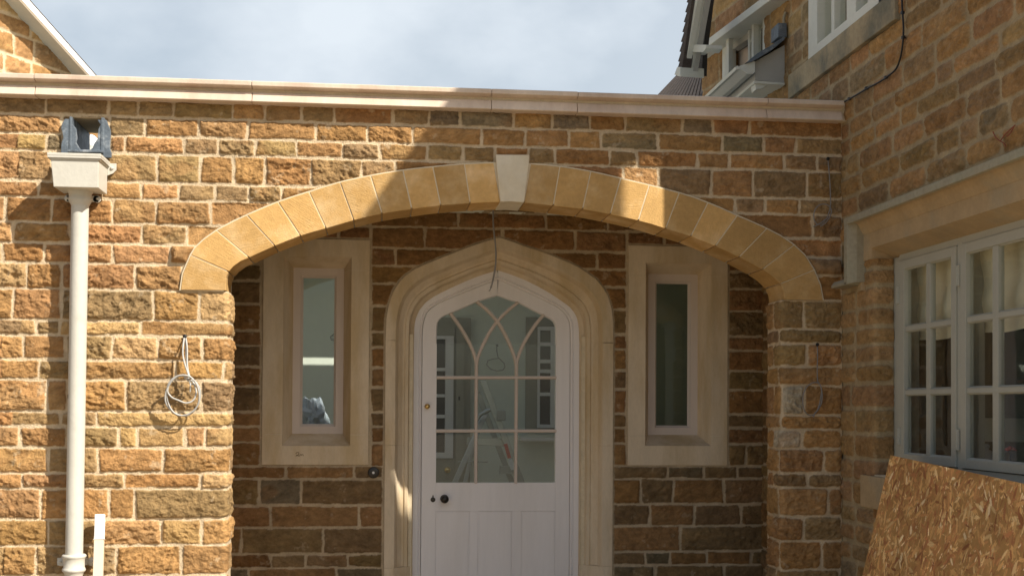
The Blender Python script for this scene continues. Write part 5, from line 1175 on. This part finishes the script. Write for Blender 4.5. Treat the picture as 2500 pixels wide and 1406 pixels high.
# ================================================================== GABLED HOUSE BEYOND, LEFT
hl = vdir(2650.0); Pg = atT(232, 184, 10.5); Pg = np.array(Pg)
ng = np.array([-hl[1], hl[0], 0]); ng = ng if ng @ (EYE - Pg) > 0 else -ng
def onL(x, y, off=0): d = ray(x, y); q = Pg + ng * off; t = ((q - EYE) @ ng) / (d @ ng); return EYE + d * t
ORG = Pg - hl * 3.2; ORG[2] = 0
lu = lambda p: float((p - ORG) @ hl)
lh = empty('gabled_house', tuple(ORG), 'sunlit ironstone gable with white barge board rising beyond the left end of the coping', 'house')
ra, rb_ = onL(31, 0), onL(196, 183); sl_ = (rb_[2] - ra[2]) / (lu(rb_) - lu(ra))
zrake = lambda u: ra[2] + sl_ * (u - lu(ra))
st = []; z = 0.6; rl_ = np.random.RandomState(8)
while z < 6.5: h = rl_.uniform(.10, .21); st += auto_course(-.2, 4.4, z, z + h, rl_, .16, .42, 'ooorovy'); z += h
rk = [(-9, 0), (-9, zrake(-9)), (6, zrake(6)), (6, -20)]
stone_sheet('gable_stonework', [tuple(ORG[:2]), tuple((ORG + hl * 8)[:2])], spans((0, 4.6, .011)), spans((.8, 6.2, .011)), st, lh, seed=51, amp=1.1, joint=.011, keep=lambda U, V: V < zrake(U) + .1 + 0 * U)
OV = .20
def rprism(mb, l, off, th): mb.prism([onL(x, y, off) for x, y in l], tuple(-ng * th)); return mb
def line(x0, y0, x1, y1, y): return x0 + (x1 - x0) * (y - y0) / (y1 - y0)
mb = MB(); rprism(mb, [(line(53, 0, 218, 183, -25), -25), (line(70, 0, 232, 183, -25), -25), (line(70, 0, 232, 183, 400), 400), (line(53, 0, 218, 183, 400), 400)], OV, .03); mb.build('barge_board', MT['paintw'], lh, bevel=.002)
mb = MB(); rprism(mb, [(line(54, 0, 219, 183, -25), -25), (line(60, 0, 224, 183, -25), -25), (line(60, 0, 224, 183, 400), 400), (line(54, 0, 219, 183, 400), 400)], OV - .03, OV - .0); mb.build('verge_soffit', MT['greyp'], lh)
mb = MB(); rprism(mb, [(line(66, 0, 228, 183, -25), -25), (line(73, 0, 235, 183, -25), -25), (line(73, 0, 235, 183, 400), 400), (line(66, 0, 228, 183, 400), 400)], OV - .028, 5.0); mb.build('roof_slope', MT['tile'], lh)
# things seen through the outlet
mb = MB(); a, b_ = onL(205, 342, .45), onL(262, 353, .45); mb.prism([onL(200, 331, .5), onL(280, 345, .5), onL(280, 362, .5), onL(200, 352, .5)], tuple(-ng * .12)); mb.build('gutter', MT['ironcream'], lh)
c = onL(223, 352, .62); mb = MB(); mb.lathe(c, [(0, .075), (.03, .06), (.055, .03), (.06, 0), (.06, -.02), (.05, -.025), (.05, -.6), (0, -.6)], (0, 0, 1), 20); mb.build('vent_pipe', MT['paintw'], lh)
